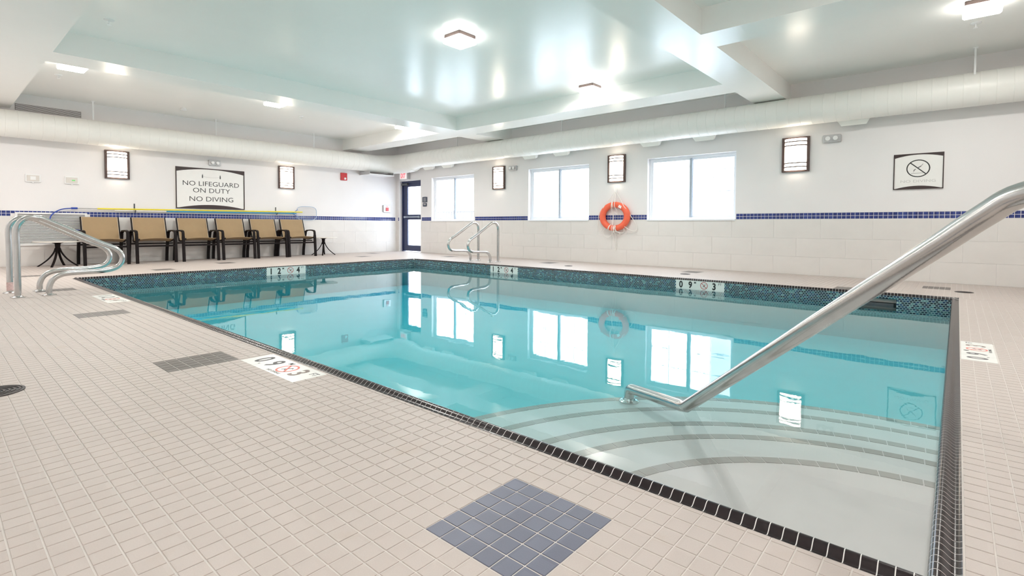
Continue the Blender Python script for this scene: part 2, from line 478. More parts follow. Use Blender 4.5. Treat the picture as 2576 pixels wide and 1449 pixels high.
def pix(x, y, z):
    d = Vector((x, y, z)) - CAM; w = d.dot(F)
    if w < .05: return None
    return (.5 + .50077 * d.dot(R) / w, .5 - (-.0449917) * 1.7778 - .50077 * 1.7778 * d.dot(U) / w - 2 * .0449917 * 1.7778, w)
def vis(x, y, z):
    q = pix(x, y, z)
    return q if q and -.01 < q[0] < 1.01 and q[1] < 1.02 else None
def tile_box(mb, a, b, c, d, zt=0.0, h=.004, mi=0):
    mb.add([(a, c, zt - h), (b, c, zt - h), (b, d, zt - h), (a, d, zt - h), (a, c, zt), (b, c, zt), (b, d, zt), (a, d, zt)],
           [(4, 5, 6, 7), (0, 1, 5, 4), (1, 2, 6, 5), (2, 3, 7, 6), (3, 0, 4, 7)], mi)
light_t = []; grey_t = []; rest = MB(); mesh_cache = {}
for t in tiles:
    a, b, c, d, g = t
    q = vis((a + b) / 2, (c + d) / 2, 0)
    if g:
        grey_t.append((q[2] if q else 99, t))
    else:
        light_t.append((q[2] ** 2 / max(.01, 1) if q else 999, t))
light_t.sort(key=lambda q: q[0]); grey_t.sort(key=lambda q: q[0])
def part_tile(name, t, m, parent):
    a, b, c, d, _ = t; key = (round(b - a, 4), round(d - c, 4), m.name)
    if key not in mesh_cache:
        mb = MB(); hx, hy = (b - a) / 2, (d - c) / 2; e = .0008
        mb.add([(-hx, -hy, -.004), (hx, -hy, -.004), (hx, hy, -.004), (-hx, hy, -.004),
                (-hx, -hy, -e), (hx, -hy, -e), (hx, hy, -e), (-hx, hy, -e),
                (-hx + e, -hy + e, 0), (hx - e, -hy + e, 0), (hx - e, hy - e, 0), (-hx + e, hy - e, 0)],
               [(8, 9, 10, 11)] + [(i, (i + 1) % 4, 4 + (i + 1) % 4, 4 + i) for i in range(4)] + [(4 + i, 4 + (i + 1) % 4, 8 + (i + 1) % 4, 8 + i) for i in range(4)])
        mesh_cache[key] = mb.mesh(name, m)
    o = bpy.data.objects.new(name, mesh_cache[key]); COL.objects.link(o); o.parent = parent
    o.location = ((a + b) / 2, (c + d) / 2, 0)
    return o
for k, (_, t) in enumerate(light_t):
    if k < 300: part_tile('tile', t, M_deck, floor)
    else: tile_box(rest, *t[:4])
prop(obj('deck_tiling', rest, M_deck, floor), kind='stuff')
for k, (_, t) in enumerate(grey_t[:300]):
    near = t[0] > 12.5 and t[3] < -8
    o = part_tile('grey_tile', t, M_decktile_grey if near else M_taupe, floor)
    o['label'] = 'slate blue floor tile' if near else 'taupe grey floor tile'
if len(grey_t) > 300:
    r2 = MB()
    for _, t in grey_t[300:]: tile_box(r2, *t[:4])
    prop(obj('grey_tiling', r2, M_taupe, floor), kind='stuff')

# ------------------------------------------------------------------ walls
LOW = 0.004
wb = MB()
def wall_b_piece(x0, x1, z0, z1):
    for a, b in ((z0, min(z1, 1.078)), (max(z0, 1.078), z1)):
        if b - a > 1e-4: wb.box((x0, LOW if a < 1.07 else 0, a), (x1, .2, b))
ops = [(0.178, 1.200, 0.0, 2.222)] + [(a, b, WZ0, WZ1) for a, b in WINS]
x = -.2
for a, b, z0, z1 in ops:
    wall_b_piece(x, a, -.02, ZC)
    if z0 > 0: wall_b_piece(a, b, -.02, z0)
    wall_b_piece(a, b, z1, ZC)
    x = b
wall_b_piece(x, XR + .2, -.02, ZC)
wall_b = prop(obj('wall_back', wb, M_paint), kind='structure')
wa = MB().box((-.2, YN, -.02), (-LOW, .0, 1.078)).box((-.2, YN, 1.078), (0, .0, ZC))
wall_a = prop(obj('wall_left', wa, M_paint), kind='structure')
wall_r = prop(obj('wall_right', MB().box((XR, YN, -.02), (XR + .2, 0, ZC)), M_paint), kind='structure')
wall_n = prop(obj('wall_front', MB().box((-.2, YN - .2, -.02), (XR + .2, YN, ZC)), M_paint), kind='structure')

# large pale wall tiles below the band
def wall_tiles(parent, axis, lo, hi, first, skips):
    rows = [(.003, .3135), (.3165, .6355), (.6385, .9695)]
    for r, (z0, z1) in enumerate(rows):
        st = first + (.366 if r == 1 else 0)
        k = math.floor((lo - st) / .732)
        while st + k * .732 < hi:
            a = max(st + k * .732 + .0012, lo); b = min(st + (k + 1) * .732 - .0012, hi); k += 1
            for s0, s1 in skips:
                if s0 < b and s1 > a:
                    if a < s0 and s0 - a > .01:
                        yield_tile(parent, axis, a, s0, z0, z1)
                    a = max(a, s1)
            if b - a > .01: yield_tile(parent, axis, a, b, z0, z1)
wt_cache = {}
def yield_tile(parent, axis, a, b, z0, z1, name='tile', m=None, th=.004):
    m = m or M_wtile
    key = (axis, round(b - a, 3), round(z1 - z0, 3), m.name)
    if key not in wt_cache:
        h = (b - a) / 2; v = (z1 - z0) / 2; mb = MB(); e = .0008
        if axis == 'x': P = lambda u, w, d: (u, -d, w)
        else: P = lambda u, w, d: (d, u, w)
        vs = [P(-h, -v, 0), P(h, -v, 0), P(h, v, 0), P(-h, v, 0), P(-h + e, -v + e, th), P(h - e, -v + e, th), P(h - e, v - e, th), P(-h + e, v - e, th)]
        mb.add(vs, [(4, 5, 6, 7), (0, 1, 5, 4), (1, 2, 6, 5), (2, 3, 7, 6), (3, 0, 4, 7)])
        wt_cache[key] = mb.mesh(name, m)
    o = bpy.data.objects.new(name, wt_cache[key]); COL.objects.link(o); o.parent = parent
    c, z = (a + b) / 2, (z0 + z1) / 2
    o.location = (c, LOW, z) if axis == 'x' else (-LOW, c, z)
    return o
wall_tiles(wall_b, 'x', 0.0, XR, 11.155, [(0.178, 1.200)])
VENT = (-8.88, -7.80, .40, 1.048)
wall_tiles(wall_a, 'y', YN, 0.0, -9.2, [])
def band(parent, axis, lo, hi, skips):
    p = .0625; k = math.floor(lo / p) + 1
    while (k + 1) * p < hi:
        a, b = k * p + .003, (k + 1) * p - .003; k += 1
        cov = any(s0 < b and s1 > a for s0, s1 in skips)
        for z0, z1 in ((.974, 1.0205), (1.0275, 1.074)):
            if cov and (axis == 'x' or z0 < 1.0): continue
            o = yield_tile(parent, axis, a, b, z0, z1, 'band_tile', M_band)
band(wall_b, 'x', 0.02, 14.6, [(0.170, 1.21)] + [(a - .004, b + .004) for a, b in WINS])
band(wall_a, 'y', -9.3, -0.02, [(VENT[0], VENT[1])])
for par_, ax_, lo_, hi_ in ((wall_a, 'y', YN, -9.3), (wall_b, 'x', 14.56, XR)):      # the run of the band beyond the frame
    mb = MB(); k = math.ceil(lo_ / .0625)
    while (k + 1) * .0625 < hi_:
        a, b = k * .0625 + .003, (k + 1) * .0625 - .003; k += 1
        for z0, z1 in ((.974, 1.0205), (1.0275, 1.074)):
            if ax_ == 'x': mb.box((a, 0, z0), (b, LOW, z1))
            else: mb.box((-LOW, a, z0), (0, b, z1))
    prop(obj('band_tiling', mb, M_band, par_), kind='stuff')
for w in (wall_b, wall_a):
    for ch in w.children:
        if ch.name.startswith('band_tile'): ch['label'] = 'glossy navy blue band tile'; break

# ceiling and its beams
ceiling = prop(obj('ceiling', MB().box((-.2, YN - .2, ZC), (XR + .2, .2, ZC + .15)), M_ceil), kind='structure')
X1, X2, X3 = (-1.92, -1.31), (-9.95, -8.91), (-4.17, -3.66)
def beam(x0, x1, y0, y1):
    obj('beam', MB().box((x0, y0, ZS), (x1, y1, ZC)), M_ceil, ceiling)
beam(0, 10.865, *X1); beam(0, XR, *X2)
for xa, xb in ((4.315, 4.885), (10.865, 11.385)):
    if xa < 10: beam(xa, xb, X1[1], 0); beam(xa, xb, X2[1], X1[0])
    else: beam(xa, xb, X2[1], 0)
    beam(xa, xb, YN, X2[0])
beam(11.385, XR, *X3)
# ceiling-level return grille on the left wall
g = thing('ceiling_grille', 'long dark slotted return grille high on the left wall above the duct', 'grille', (0, -8.35, 3.0), PI / 2)
obj('frame', MB().box((-.49, -.012, .005), (.49, 0, .125)), M_slotdark, g, world=False)
for i in range(6): obj('slat', MB().box((-.485, -.024, .012 + i * .019), (.485, -.012, .020 + i * .019)), M_white, g, world=False)

# ------------------------------------------------------------------ windows
for wi, (a, b) in enumerate(WINS):
    w = prop(thing('window_%d' % (wi + 1), None, None, (a, .1, WZ0)), kind='structure')
    z0, z1 = WZ0, WZ1; y0, y1 = .105, .165; fr = .045
    mb = MB().box((a, y0, z0), (a + fr, y1, z1)).box((b - fr, y0, z0), (b, y1, z1)).box((a + fr, y0, z1 - fr), (b - fr, y1, z1)).box((a + fr, y0, z0), (b - fr, y1, z0 + fr))
    obj('window_frame', mb, M_vinyl, w)
    mid = (a + b) / 2 - .01
    for sa, sb, yy in ((a + fr, mid, .118), (mid, b - fr, .140)):
        s = .035
        sm = MB().box((sa, yy, z0 + fr), (sa + s, yy + .022, z1 - fr)).box((sb - s, yy, z0 + fr), (sb, yy + .022, z1 - fr))
        sm.box((sa + s, yy, z1 - fr - s), (sb - s, yy + .022, z1 - fr)).box((sa + s, yy, z0 + fr), (sb - s, yy + .022, z0 + fr + s))
        o = obj('sash', sm, M_vinyl, w)
        gl = obj('pane', MB().box((sa + s, yy + .009, z0 + fr + s), (sb - s, yy + .013, z1 - fr - s)), M_glass, o)
        gl.parent = o
        mu = MB(); xc = (sa + sb) / 2
        mu.box((xc - .004, yy + .014, z0 + fr + s), (xc + .004, yy + .018, z1 - fr - s))
        for k in (1, 2):
            zz = z0 + fr + s + (z1 - z0 - 2 * fr - 2 * s) * k / 3
            mu.box((sa + s, yy + .014, zz - .004), (xc - .004, yy + .018, zz + .004)).box((xc + .004, yy + .014, zz - .004), (sb - s, yy + .018, zz + .004))
        obj('muntin', mu, M_vinyl, o)
    obj('meeting_stile', MB().box((mid - .018, .108, z0 + fr), (mid + .026, .118, z1 - fr)), M_stile, w)
    obj('window_sill', MB().box((a - .0, -.018, z0 - .022), (b + .0, .105, z0 + .004)), M_vinyl, w)

# ------------------------------------------------------------------ door
d = prop(thing('door_1', None, None, (.178, .1, 0)), kind='structure')
a, b, zt = .178, 1.200, 2.222
obj('door_frame', MB().box((a, .06, 0), (a + .05, .18, zt)).box((b - .05, .06, 0), (b, .18, zt)).box((a + .05, .06, zt - .05), (b - .05, .18, zt)), M_door, d)
st = MB()
x0, x1 = a + .052, b - .052
gx0, gx1 = .43, b - .10
st.box((x0, .09, .02), (gx0, .135, 2.17)).box((gx1, .09, .02), (x1, .135, 2.17))
st.box((gx0, .09, .02), (gx1, .135, .20)).box((gx0, .09, 1.01), (gx1, .135, 1.17)).box((gx0, .09, 2.045), (gx1, .135, 2.17))
leaf = obj('door_leaf', st, M_door, d)
obj('upper_pane', MB().box((gx0, .108, 1.17), (gx1, .114, 2.045)), M_glass, leaf)
obj('lower_pane', MB().box((gx0, .108, .20), (gx1, .114, 1.01)), M_glass, leaf)
obj('push_bar', MB().tube([(.30, .055, 1.09), (1.05, .055, 1.09)], .016, 10).box((.28, .05, 1.06), (.34, .09, 1.12)).box((1.0, .05, 1.06), (1.06, .09, 1.12)), M_stile, d)
obj('door_closer', MB().rbox((.20, .02, 2.09), (.50, .08, 2.16), .01, axis=0).box((.30, -.03, 2.155), (.32, .05, 2.165)), M_dgrey, d)
obj('door_trim', MB().box((.128, -.012, 0), (.178, .0, 2.27)).box((.178, -.012, 2.222), (1.2, 0, 2.262)), M_white, d)

# ------------------------------------------------------------------ pool basin
DEEP = PF - .15
pb = MB()
pb.box((PX0 - .1, PY0 - .1, DEEP), (PX1 + .1, PY1 + .1, PF))
pb.box((PX0 - .1, PY0, PF), (PX0 - .003, PY1, -.022)).box((PX1, PY0, PF), (PX1 + .07, PY1, -.022))
pb.box((PX0 - .1, PY0 - .07, PF), (PX1 + .07, PY0, -.022))
SK0, SK1, SKZ0, SKZ1 = 12.60, 13.10, -.215, -.062
yb0, yb1 = PY1 + .003, PY1 + .1
pb.box((PX0 - .1, yb0, PF), (SK0, yb1, -.022)).box((SK1, yb0, PF), (PX1 + .07, yb1, -.022))
pb.box((SK0, yb0, PF), (SK1, yb1, SKZ0)).box((SK0, yb0, SKZ1), (SK1, yb1, -.022))
basin = prop(obj('pool_basin', pb, M_plaster), kind='structure')
# grout bed and mosaic band
MZ0, MZ1 = -.232, -.022
obj('mosaic_bed', MB().box((PX0 - .003, PY0, MZ0), (PX0 - .0008, PY1, MZ1)).box((PX0, PY1 + .0008, MZ0), (SK0, PY1 + .003, MZ1)).box((SK1, PY1 + .0008, MZ0), (PX1, PY1 + .003, MZ1)).box((SK0, PY1 + .0008, SKZ1), (SK1, PY1 + .003, MZ1)), M_mosgrout, basin)
mos = MB(); mp, mz = .0325, .0233
def mosaic(axis, lo, hi, skip):
    for r in range(9):
        z1 = MZ1 - r * mz - .0026; z0 = z1 - mz + .0052
        k = 0
        while lo + (k - .5) * mp < hi:
            a = lo + (k - (.5 if r % 2 else 0)) * mp + .0027; b = a + mp - .0054; k += 1
            a2, b2 = max(a, lo), min(b, hi)
            if b2 - a2 < .004: continue
            if any(s0 - .001 < (a2 + b2) / 2 < s1 + .001 and q0 < (z0 + z1) / 2 < q1 for s0, s1, q0, q1 in skip): continue
            mi = random.choices(range(5), (32, 22, 18, 20, 8))[0]
            if axis == 'x':
                y = PY1; vs = [(a2, y, z0), (b2, y, z0), (b2, y, z1), (a2, y, z1)]; back = [(u, y + .002, w) for u, _, w in vs]
            else:
                xx = PX0; vs = [(xx, a2, z0), (xx, b2, z0), (xx, b2, z1), (xx, a2, z1)]; back = [(xx - .002, u, w) for _, u, w in vs]
            mos.add(vs + back, [(0, 1, 2, 3), (0, 4, 5, 1), (1, 5, 6, 2), (2, 6, 7, 3), (3, 7, 4, 0)], mi)
MK_B = [(6.148, 6.906), (10.253, 11.010)]
MK_A = [(-5.691, -4.904)]
mosaic('x', PX0 + .002, PX1, [(a, b, -.165, -.02) for a, b in MK_B] + [(SK0, SK1, SKZ0, SKZ1)])
mosaic('y', PY0, PY1 - .002, [(a, b, -.165, -.02) for a, b in MK_A])
prop(obj('mosaic_tiling', mos, MOS, basin), kind='stuff')
# skimmer mouth
sk = thing('skimmer', 'dark rectangular skimmer mouth in the mosaic below the far coping', 'skimmer', (12.85, PY1, -.2))
mb = MB().box((SK0 + .002, PY1 + .09, SKZ0), (SK1 - .002, PY1 + .098, SKZ1)).box((SK0, PY1 + .004, SKZ0), (SK0 + .006, PY1 + .09, SKZ1)).box((SK1 - .006, PY1 + .004, SKZ0), (SK1, PY1 + .09, SKZ1))
mb.box((SK0 + .006, PY1 + .004, SKZ0), (SK1 - .006, PY1 + .09, SKZ0 + .006)).box((SK0 + .006, PY1 + .004, SKZ1 - .006), (SK1 - .006, PY1 + .09, SKZ1))
obj('throat', mb, M_basin_dark, sk)
obj('weir_flap', MB().box((SK0 + .03, PY1 + .02, -.185), (SK1 - .03, PY1 + .026, -.125)), M_dgrey, sk)

# curved corner steps
CX, CY = 13.67, -8.50
RAD = STEP_R = [1.055, 1.375, 1.62, 1.93, 2.21]
STZ = [-.178, -.209, -.240, -.270, -.300]
def arc_solid(r0, r1, z0, z1, a0, a1, n, mi=0):
    mb = MB(); vs = []
    for k in range(n + 1):
        t = a0 + (a1 - a0) * k / n; c, s_ = math.cos(t), math.sin(t)
        for r, z in ((r0, z0), (r1, z0), (r1, z1), (r0, z1)): vs.append((CX + r * c, CY + r * s_, z))
    fs = []
    for k in range(n):
        for i in range(4): fs.append((k * 4 + i, k * 4 + (i + 1) % 4, (k + 1) * 4 + (i + 1) % 4, (k + 1) * 4 + i))
    fs.append((3, 2, 1, 0)); fs.append(tuple(n * 4 + i for i in range(4)))
    return mb.add(vs, fs, mi)
for i, (r, z) in enumerate(zip(STEP_R, STZ)):
    r_in = STEP_R[i - 1] - .002 if i else 0.02
    A0, A1 = PI / 2 + .02, PI - .002
    s = obj('step', arc_solid(r_in, r, PF, z, A0, A1, 40), M_steptread, basin)
    pit = .077; n = max(6, round(r * (PI / 2) / pit)); dt = (A1 - A0) / n
    for k in range(n):
        gap = .0022 / r
        obj('step_tile', arc_solid(r - .052, r + .0015, z - .028, z + .0016, A0 + k * dt + gap, A0 + (k + 1) * dt - gap, 1), M_steptile, s)

# water body
wm = MB().box((PX0 - .01, PY0 - .01, DEEP + .05), (PX1 + .01, PY1 + .012, WL))
prop(obj('pool_water', wm, M_water), 'still turquoise water filling the tiled pool', 'water', kind='stuff')

# ------------------------------------------------------------------ coping
prof = [(0, .000), (.006, -.0035), (.013, -.0055), (.020, -.0045), (.027, .000), (.034, .0062), (.040, .0102), (.047, .0120), (.054, .0102), (.060, .0048), (.064, -.004), (.0656, -.014), (.066, -.022)]
def coping_strip(axis, at, sgn, a, b, inset, base, mb, close=True):
    """outer line at `at`, profile runs inwards by sgn; between a and b along the other axis"""
    top = [(s_, z - inset) for s_, z in prof]
    bot = [(s_ if i else s_, max(base, -.03) if True else 0) for i, (s_, z) in enumerate(prof)]
    k = len(top); vs = []
    for t in (a, b):
        for s_, z in top: vs.append((t, at + sgn * s_, z) if axis == 'x' else (at + sgn * s_, t, z))
        for s_, z in ((prof[-1][0] - .012, -.022 - inset), (0.0, -.022)):
            vs.append((t, at + sgn * s_, z) if axis == 'x' else (at + sgn * s_, t, z))
    n = k + 2
    fs = [(i, (i + 1) % n, n + (i + 1) % n, n + i) for i in range(n)]
    fs += [tuple(range(n))[::-1], tuple(range(n, 2 * n))]
    o = len(mb.f)
    mb.add(vs, fs)
    for i in range(k - 1): mb.sm[o + i] = True
bed = MB()
SIDES = [('x', OY0, 1, OX0, OX1), ('x', OY1, -1, OX0, OX1), ('y', OX0, 1, OY0, OY1), ('y', OX1, -1, OY0, OY1)]
for ax, at, sg, a, b in SIDES: coping_strip(ax, at, sg, a + .068, b - .068, .0004, 0, bed)
coping = prop(obj('pool_coping', bed, M_grout), kind='structure')
PC = .0348; cts = []
for ax, at, sg, a, b in SIDES:
    k = 0; off = (12.518 - a) % PC if ax == 'x' else 0.0
    n = int((b - a) / PC) + 2
    for k in range(n):
        s0 = a + off - PC + k * PC + .0013; s1 = s0 + PC - .0026
        s0, s1 = max(s0, a), min(s1, b)
        # mitre: corner tiles are cut square where two runs meet
        if ax == 'y' and (s0 < a + .066 or s1 > b - .066): continue
        if s1 - s0 < .008: continue
        mx = (s0 + s1) / 2
        q = vis(mx, at, 0) if ax == 'x' else vis(at, mx, 0)
        cts.append((q[2] if q else 99, ax, at, sg, s0, s1))
cts.sort(key=lambda q: q[0])
cope_cache = {}
rest = MB()
for k, (_, ax, at, sg, s0, s1) in enumerate(cts):
    if k < 300:
        key = (ax, sg, round(s1 - s0, 4))
        if key not in cope_cache:
            mb = MB(); h = (s1 - s0) / 2; coping_strip(ax, 0, sg, -h, h, 0, 0, mb)
            cope_cache[key] = mb.mesh('coping_tile', M_cope)
        o = bpy.data.objects.new('coping_tile', cope_cache[key]); COL.objects.link(o); o.parent = coping
        c = (s0 + s1) / 2; o.location = (c, at, 0) if ax == 'x' else (at, c, 0)
    else: coping_strip(ax, at, sg, s0, s1, 0, 0, rest)
prop(obj('coping_tiling', rest, M_cope, coping), kind='stuff')

# ------------------------------------------------------------------ no diving icon, depth markers
def icon(cx, cy, r, plane, at, dep, sx=1, sy=1, w=.15):
    ring = ring_mb(cx, cy, r * (1 - w), r, dep, plane, at, sx=sx, sy=sy)
    c = r * .66
    bar_ = flat_poly(line_poly(cx - c * sx, cy + c * sy, cx + c * sx, cy - c * sy, r * w), dep, plane, at)
    q = lambda u, v: (cx + u * r * sx, cy + v * r * sy)
    fig = []
    for (x0, y0), (x1, y1), ww in ((q(-.32, -.42), q(.05, .0), .11), (q(.05, .0), q(.35, .38), .13), (q(.02, .02), q(-.22, .22), .08), (q(-.1, -.15), q(.16, -.38), .09), (q(.28, .3), q(.5, .2), .07)):
        fig.append(flat_poly(line_poly(x0, y0, x1, y1, r * ww), dep * .8, plane, at))
    return merge(ring, bar_), merge(*fig)
def depth_marker(kind, label, loc, rz, width, h, metres, feet, group):
    """kind 'wall' stands in the x-z plane facing -y; 'deck' lies flat"""
    t = thing('depth_marker', label, 'depth marker', loc, rz, group)
    th = .003
    if kind == 'wall':
        mb = MB()
        n = 4
        obj('plate', MB().box((0, -th, 0), (width, .0012, h)), M_marker, t, world=False)
        dh = h * .76; cy = h * .53
        t1, t2 = (metres[0], metres[1])
        fx = [.11, .31, .41, .595, .80, .895]
        for s_, f_ in ((t1, fx[0]), (t2, fx[1]), (feet, fx[4])):
            obj('numeral', text_mb(s_, dh, width * f_, cy, .0008, .035, 'wall', th, .82), M_black, t, world=False)
        obj('unit', text_mb('M', h * .22, width * fx[2], h * .80, .0008, .02, 'wall', th), M_black, t, world=False); obj('unit', text_mb('FT', h * .22, width * fx[5] + .014, h * .80, .0008, .0, 'wall', th), M_black, t, world=False)
        rg, fg = icon(width * fx[3], h * .54, h * .39, 'wall', th, .0008, sx=1.0, sy=1.0, w=.14)
        obj('prohibition_ring', rg, M_red, t, world=False); obj('diver_figure', fg, M_black, t, world=False)
    else:
        for i in range(4):
            w4 = width / 4
            obj('plate', MB().box((i * w4 + .001, 0.001, -.004), ((i + 1) * w4 - .001, h - .001, .0002)), M_marker, t, world=False)
        z = .0003
        for s_, f_, mm in ((metres[0], .14, M_darkp), ('.', .225, M_darkp), (metres[1], .345, M_darkp), (feet, .79, M_worn)):
            if s_ == '.': q = flat_poly([(width * .225 + u, h * .2 + v) for u, v in ((0, 0), (.008, 0), (.008, .012), (0, .012))], .0005, 'deck', z)
            else: q = text_mb(s_, h * .62, width * f_, h * .54, .0005, .02, 'deck', z, .88)
            o = obj('numeral', q, mm, t, world=False)
            if mm is M_worn: o['label'] = 'worn brown numeral'
        obj('unit', text_mb('M', h * .16, width * .475, h * .84, .0005, .01, 'deck', z), M_darkp, t, world=False)
        for q in words_of(text_mb('NO DIVING', h * .09, width * .58, h * .13, .0005, 0, 'deck', z, 1.1), 'NO DIVING'): obj('word', q, M_darkp, t, world=False)
        obj('unit', text_mb('FT', h * .2, width * .93, h * .74, .0005, .0, 'deck', z, .9), M_darkp, t, world=False)
        rg, fg = icon(width * .595, h * .52, h * .33, 'deck', z, .0005, w=.17)
        rot = rg
        obj('prohibition_ring', rg, M_redl, t, world=False); obj('diver_figure', fg, M_darkp, t, world=False)
    return t
GW, GD = 'depth markers set in the pool wall', 'depth markers laid in the deck'
depth_marker('wall', 'white 4 ft depth marker in the mosaic below the far pair of rails', (MK_B[0][0], PY1, -.166), 0, .758, .146, '12', '4', GW)
depth_marker('wall', 'white 3 ft depth marker in the mosaic right of the orange ring', (MK_B[1][0], PY1, -.166), 0, .757, .146, '09', '3', GW)
depth_marker('wall', 'white 4 ft depth marker in the mosaic below the row of chairs', (PX0, MK_A[0][0], -.166), PI / 2, .787, .160, '12', '4', GW)
depth_marker('deck', 'white 3 ft deck marker on the near deck beside a grey tile patch', (10.360, -8.789, 0), 0, .670, .200, '09', '3', GD)
depth_marker('deck', 'white 4 ft deck marker on the near deck beside the left rails', (6.140, -8.789, 0), 0, .805, .200, '12', '4', GD)
depth_marker('deck', 'white 3 ft deck marker on the right deck beside the right coping', (13.862, -5.745, 0), PI / 2, .690, .172, '09', '3', GD)

# ------------------------------------------------------------------ drains
def drain(x, y, r, label):
    t = thing('floor_drain', label, 'drain', (x, y, 0), 0, 'round floor drains')
    obj('rim', MB().lathe((0, 0, 0), [(r, .0), (r, .004), (r * .9, .005), (r * .9, .0)], 32), M_drain, t, world=False)
    for k in range(5):
        ro = r * (.86 - k * .165); ri = ro - r * .085
        if ri < 0: ri = .0
        obj('grate_ring', MB().lathe((0, 0, 0), [(ri + .0005, 0), (ri + .0005, .0045), (ro, .0045), (ro, 0)], 28), M_drain, t, world=False)
    obj('sump', MB().lathe((0, 0, 0), [(r * .9, .0002), (r * .9, .0012), (0, .0012)], 24), M_basin_dark, t, world=False)
drain(10.105, -9.835, .112, 'round dark slotted floor drain at the left edge of the near deck')
drain(7.56, -1.245, .085, 'small round floor drain behind the far coping below the orange ring')
drain(10.08, -1.32, .085, 'small round floor drain beside the far coping above the 0 9 marker')
drain(13.735, -1.25, .095, 'small round floor drain beyond the far right corner of the pool')

# ------------------------------------------------------------------ rails
def grab_rail(x, base, sgn, label, group, tape=False):
    """base = y of the deck post; sgn=+1: the pool lies towards +y"""
    t = thing('grab_rail', label, 'handrail', (x, base, 0), 0, group)
    q = lambda s_, z: (x, base + sgn * s_, z)
    pts = [q(0, .0), q(0, .93), q(.16, .935), q(.98, .53), q(1.01, .25), q(.72, .25), q(.26, .245), q(.245, .0)]
    pts = [q(0, 0), q(0, .55), q(0.0, .76), q(.035, .85), q(.10, .895), q(.18, .893), q(.26, .865), q(.70, .62), q(.87, .535), q(.935, .475), q(.958, .40), q(.935, .325), q(.87, .275), q(.74, .252), q(.46, .245), q(.36, .225), q(.295, .175), q(.263, .09), q(.262, 0)]
    obj('rail_tube', MB().tube(smooth_path(pts, 4), .030, 16, up=(1, 0, 0)), M_steel, t)
    for s_ in (0, .262):
        c = q(s_, 0)
        obj('flange', MB().lathe(c, [(.066, 0), (.066, .006), (.056, .014), (.036, .017), (.032, .022)], 24), M_steel, t)
    if tape:
        obj('sticker', MB().lathe((x, base, 0), [(.0306, .03), (.0312, .03), (.0312, .13), (.0306, .13)], 20), mat('pink_label', (.80, .58, .56), .6, vary=.3, scale=60), t)
    return t
grab_rail(5.71, -9.36, 1, 'bent steel pool rail at left, nearer of the pair beside the near coping', 'steel ladder rails at the left')
grab_rail(5.15, -9.378, 1, 'bent steel pool rail at left, farther of the pair with a red sticker', 'steel ladder rails at the left', True)
grab_rail(5.70, -1.385, -1, 'bent steel pool rail under the first window, right one of the pair', 'steel ladder rails at the far side')
grab_rail(5.00, -1.32, -1, 'bent steel pool rail under the first window, left one of the pair', 'steel ladder rails at the far side')

# main stair rail
P1 = Vector((12.56, -7.334, -.15))
def on_plane(u, v, n=Vector((.70, 1, 0))):
    dd = F + R * ((u - 1288) / 1289.77) - U * ((v - 724.5 + 115.9) / 1289.77)
    return CAM + dd * (n.dot(P1 - CAM) / n.dot(dd))
t = thing('stair_handrail', 'large steel handrail slanting out of the water over the corner steps', 'handrail', (12.08, -7.08, -.30))
A, B, C = on_plane(2050, 815), on_plane(2370, 611), on_plane(2576, 489)
dirn = (B - P1).normalized()
top = B + dirn * .10
hor = Vector((1, -.70, 0)).normalized()
bendp = on_plane(2510, 520)
pts = [Vector((12.08, -7.08, -.30)), Vector((12.08, -7.08, -.213)), P1, B, bendp, C]
path = round_path([Vector((12.08, -7.08, -.30)), Vector((12.08, -7.08, -.212)), P1 + Vector((-.04, .024, -.012))], .045, 8)
path += [P1, P1.lerp(B, .33), P1.lerp(B, .66)]
end = C + hor * .55 + Vector((0, 0, .03))
tail = smooth_path([P1.lerp(B, .9), B, B.lerp(bendp, .8), C, C + hor * .16 + Vector((0, 0, .025)), C + hor * .4 + Vector((0, 0, .03)), end], 6)
path += tail
down = round_path([end, end + hor * .14, Vector((end.x + hor.x * .14, end.y + hor.y * .14, 0))], .12, 8)
path += down[1:]
RR = .0325
obj('rail_tube', MB().tube(path, RR, 28, up=(0, 0, 1) if False else (.57, .82, 0)), M_steel, t)
def flange_at(x, y, z, par, r=.062):
    obj('flange', MB().lathe((x, y, z), [(r, 0), (r, .005), (r * .82, .012), (r * .66, .013), (r * .58, .024), (r * .5, .026)], 28), M_steel, par)
flange_at(12.08, -7.08, -.299, t)
flange_at(path[-1].x, path[-1].y, 0, t)

# ------------------------------------------------------------------ ceiling lights
def light_proto(label, x, y):
    t = thing('ceiling_light', label, 'ceiling light', (x, y, ZC), 0, 'flush square ceiling lights')
    obj('base_plate', MB().rbox((-.15, -.15, -.05), (.15, .15, 0), .02), M_lampbase, t, world=False)
    obj('diffuser', MB().rbox((-.165, -.165, -.112), (.165, .165, -.048), .03), M_lamp, t, world=False)
    ld = bpy.data.lights.new('bulb', 'AREA'); ld.shape = 'SQUARE'; ld.size = .28; ld.energy = CEIL_WATTS; ld.color = (1, .96, .91)
    b = bpy.data.objects.new('bulb', ld); COL.objects.link(b); b.parent = t; b.location = (0, 0, -.116)
    return t
l0 = light_proto('square flush ceiling light in the middle of the large ceiling bay', 8.665, -5.37)
for x, y, lab in ((8.665, -2.22, 'square flush ceiling light in the large bay nearer the window wall'),
                  (3.30, -8.48, 'square flush ceiling light at the far left beside the left beam'),
                  (3.30, -5.37, 'square flush ceiling light above the sign, in the left bay'),
                  (3.30, -2.22, 'square flush ceiling light half hidden behind the beam near the far corner'),
                  (13.80, -2.32, 'square flush ceiling light at the upper right corner'),
                  (8.665, -8.35, 'square flush ceiling light of the large bay, above the frame'),
                  (13.80, -5.9, 'square flush ceiling light above the near right deck'),
                  (3.30, -10.42, 'square flush ceiling light behind the left beam'),
                  (13.80, -10.42, 'square flush ceiling light behind the near deck')):
    c = copy_tree(l0); c.location = (x, y, ZC); c['label'] = lab

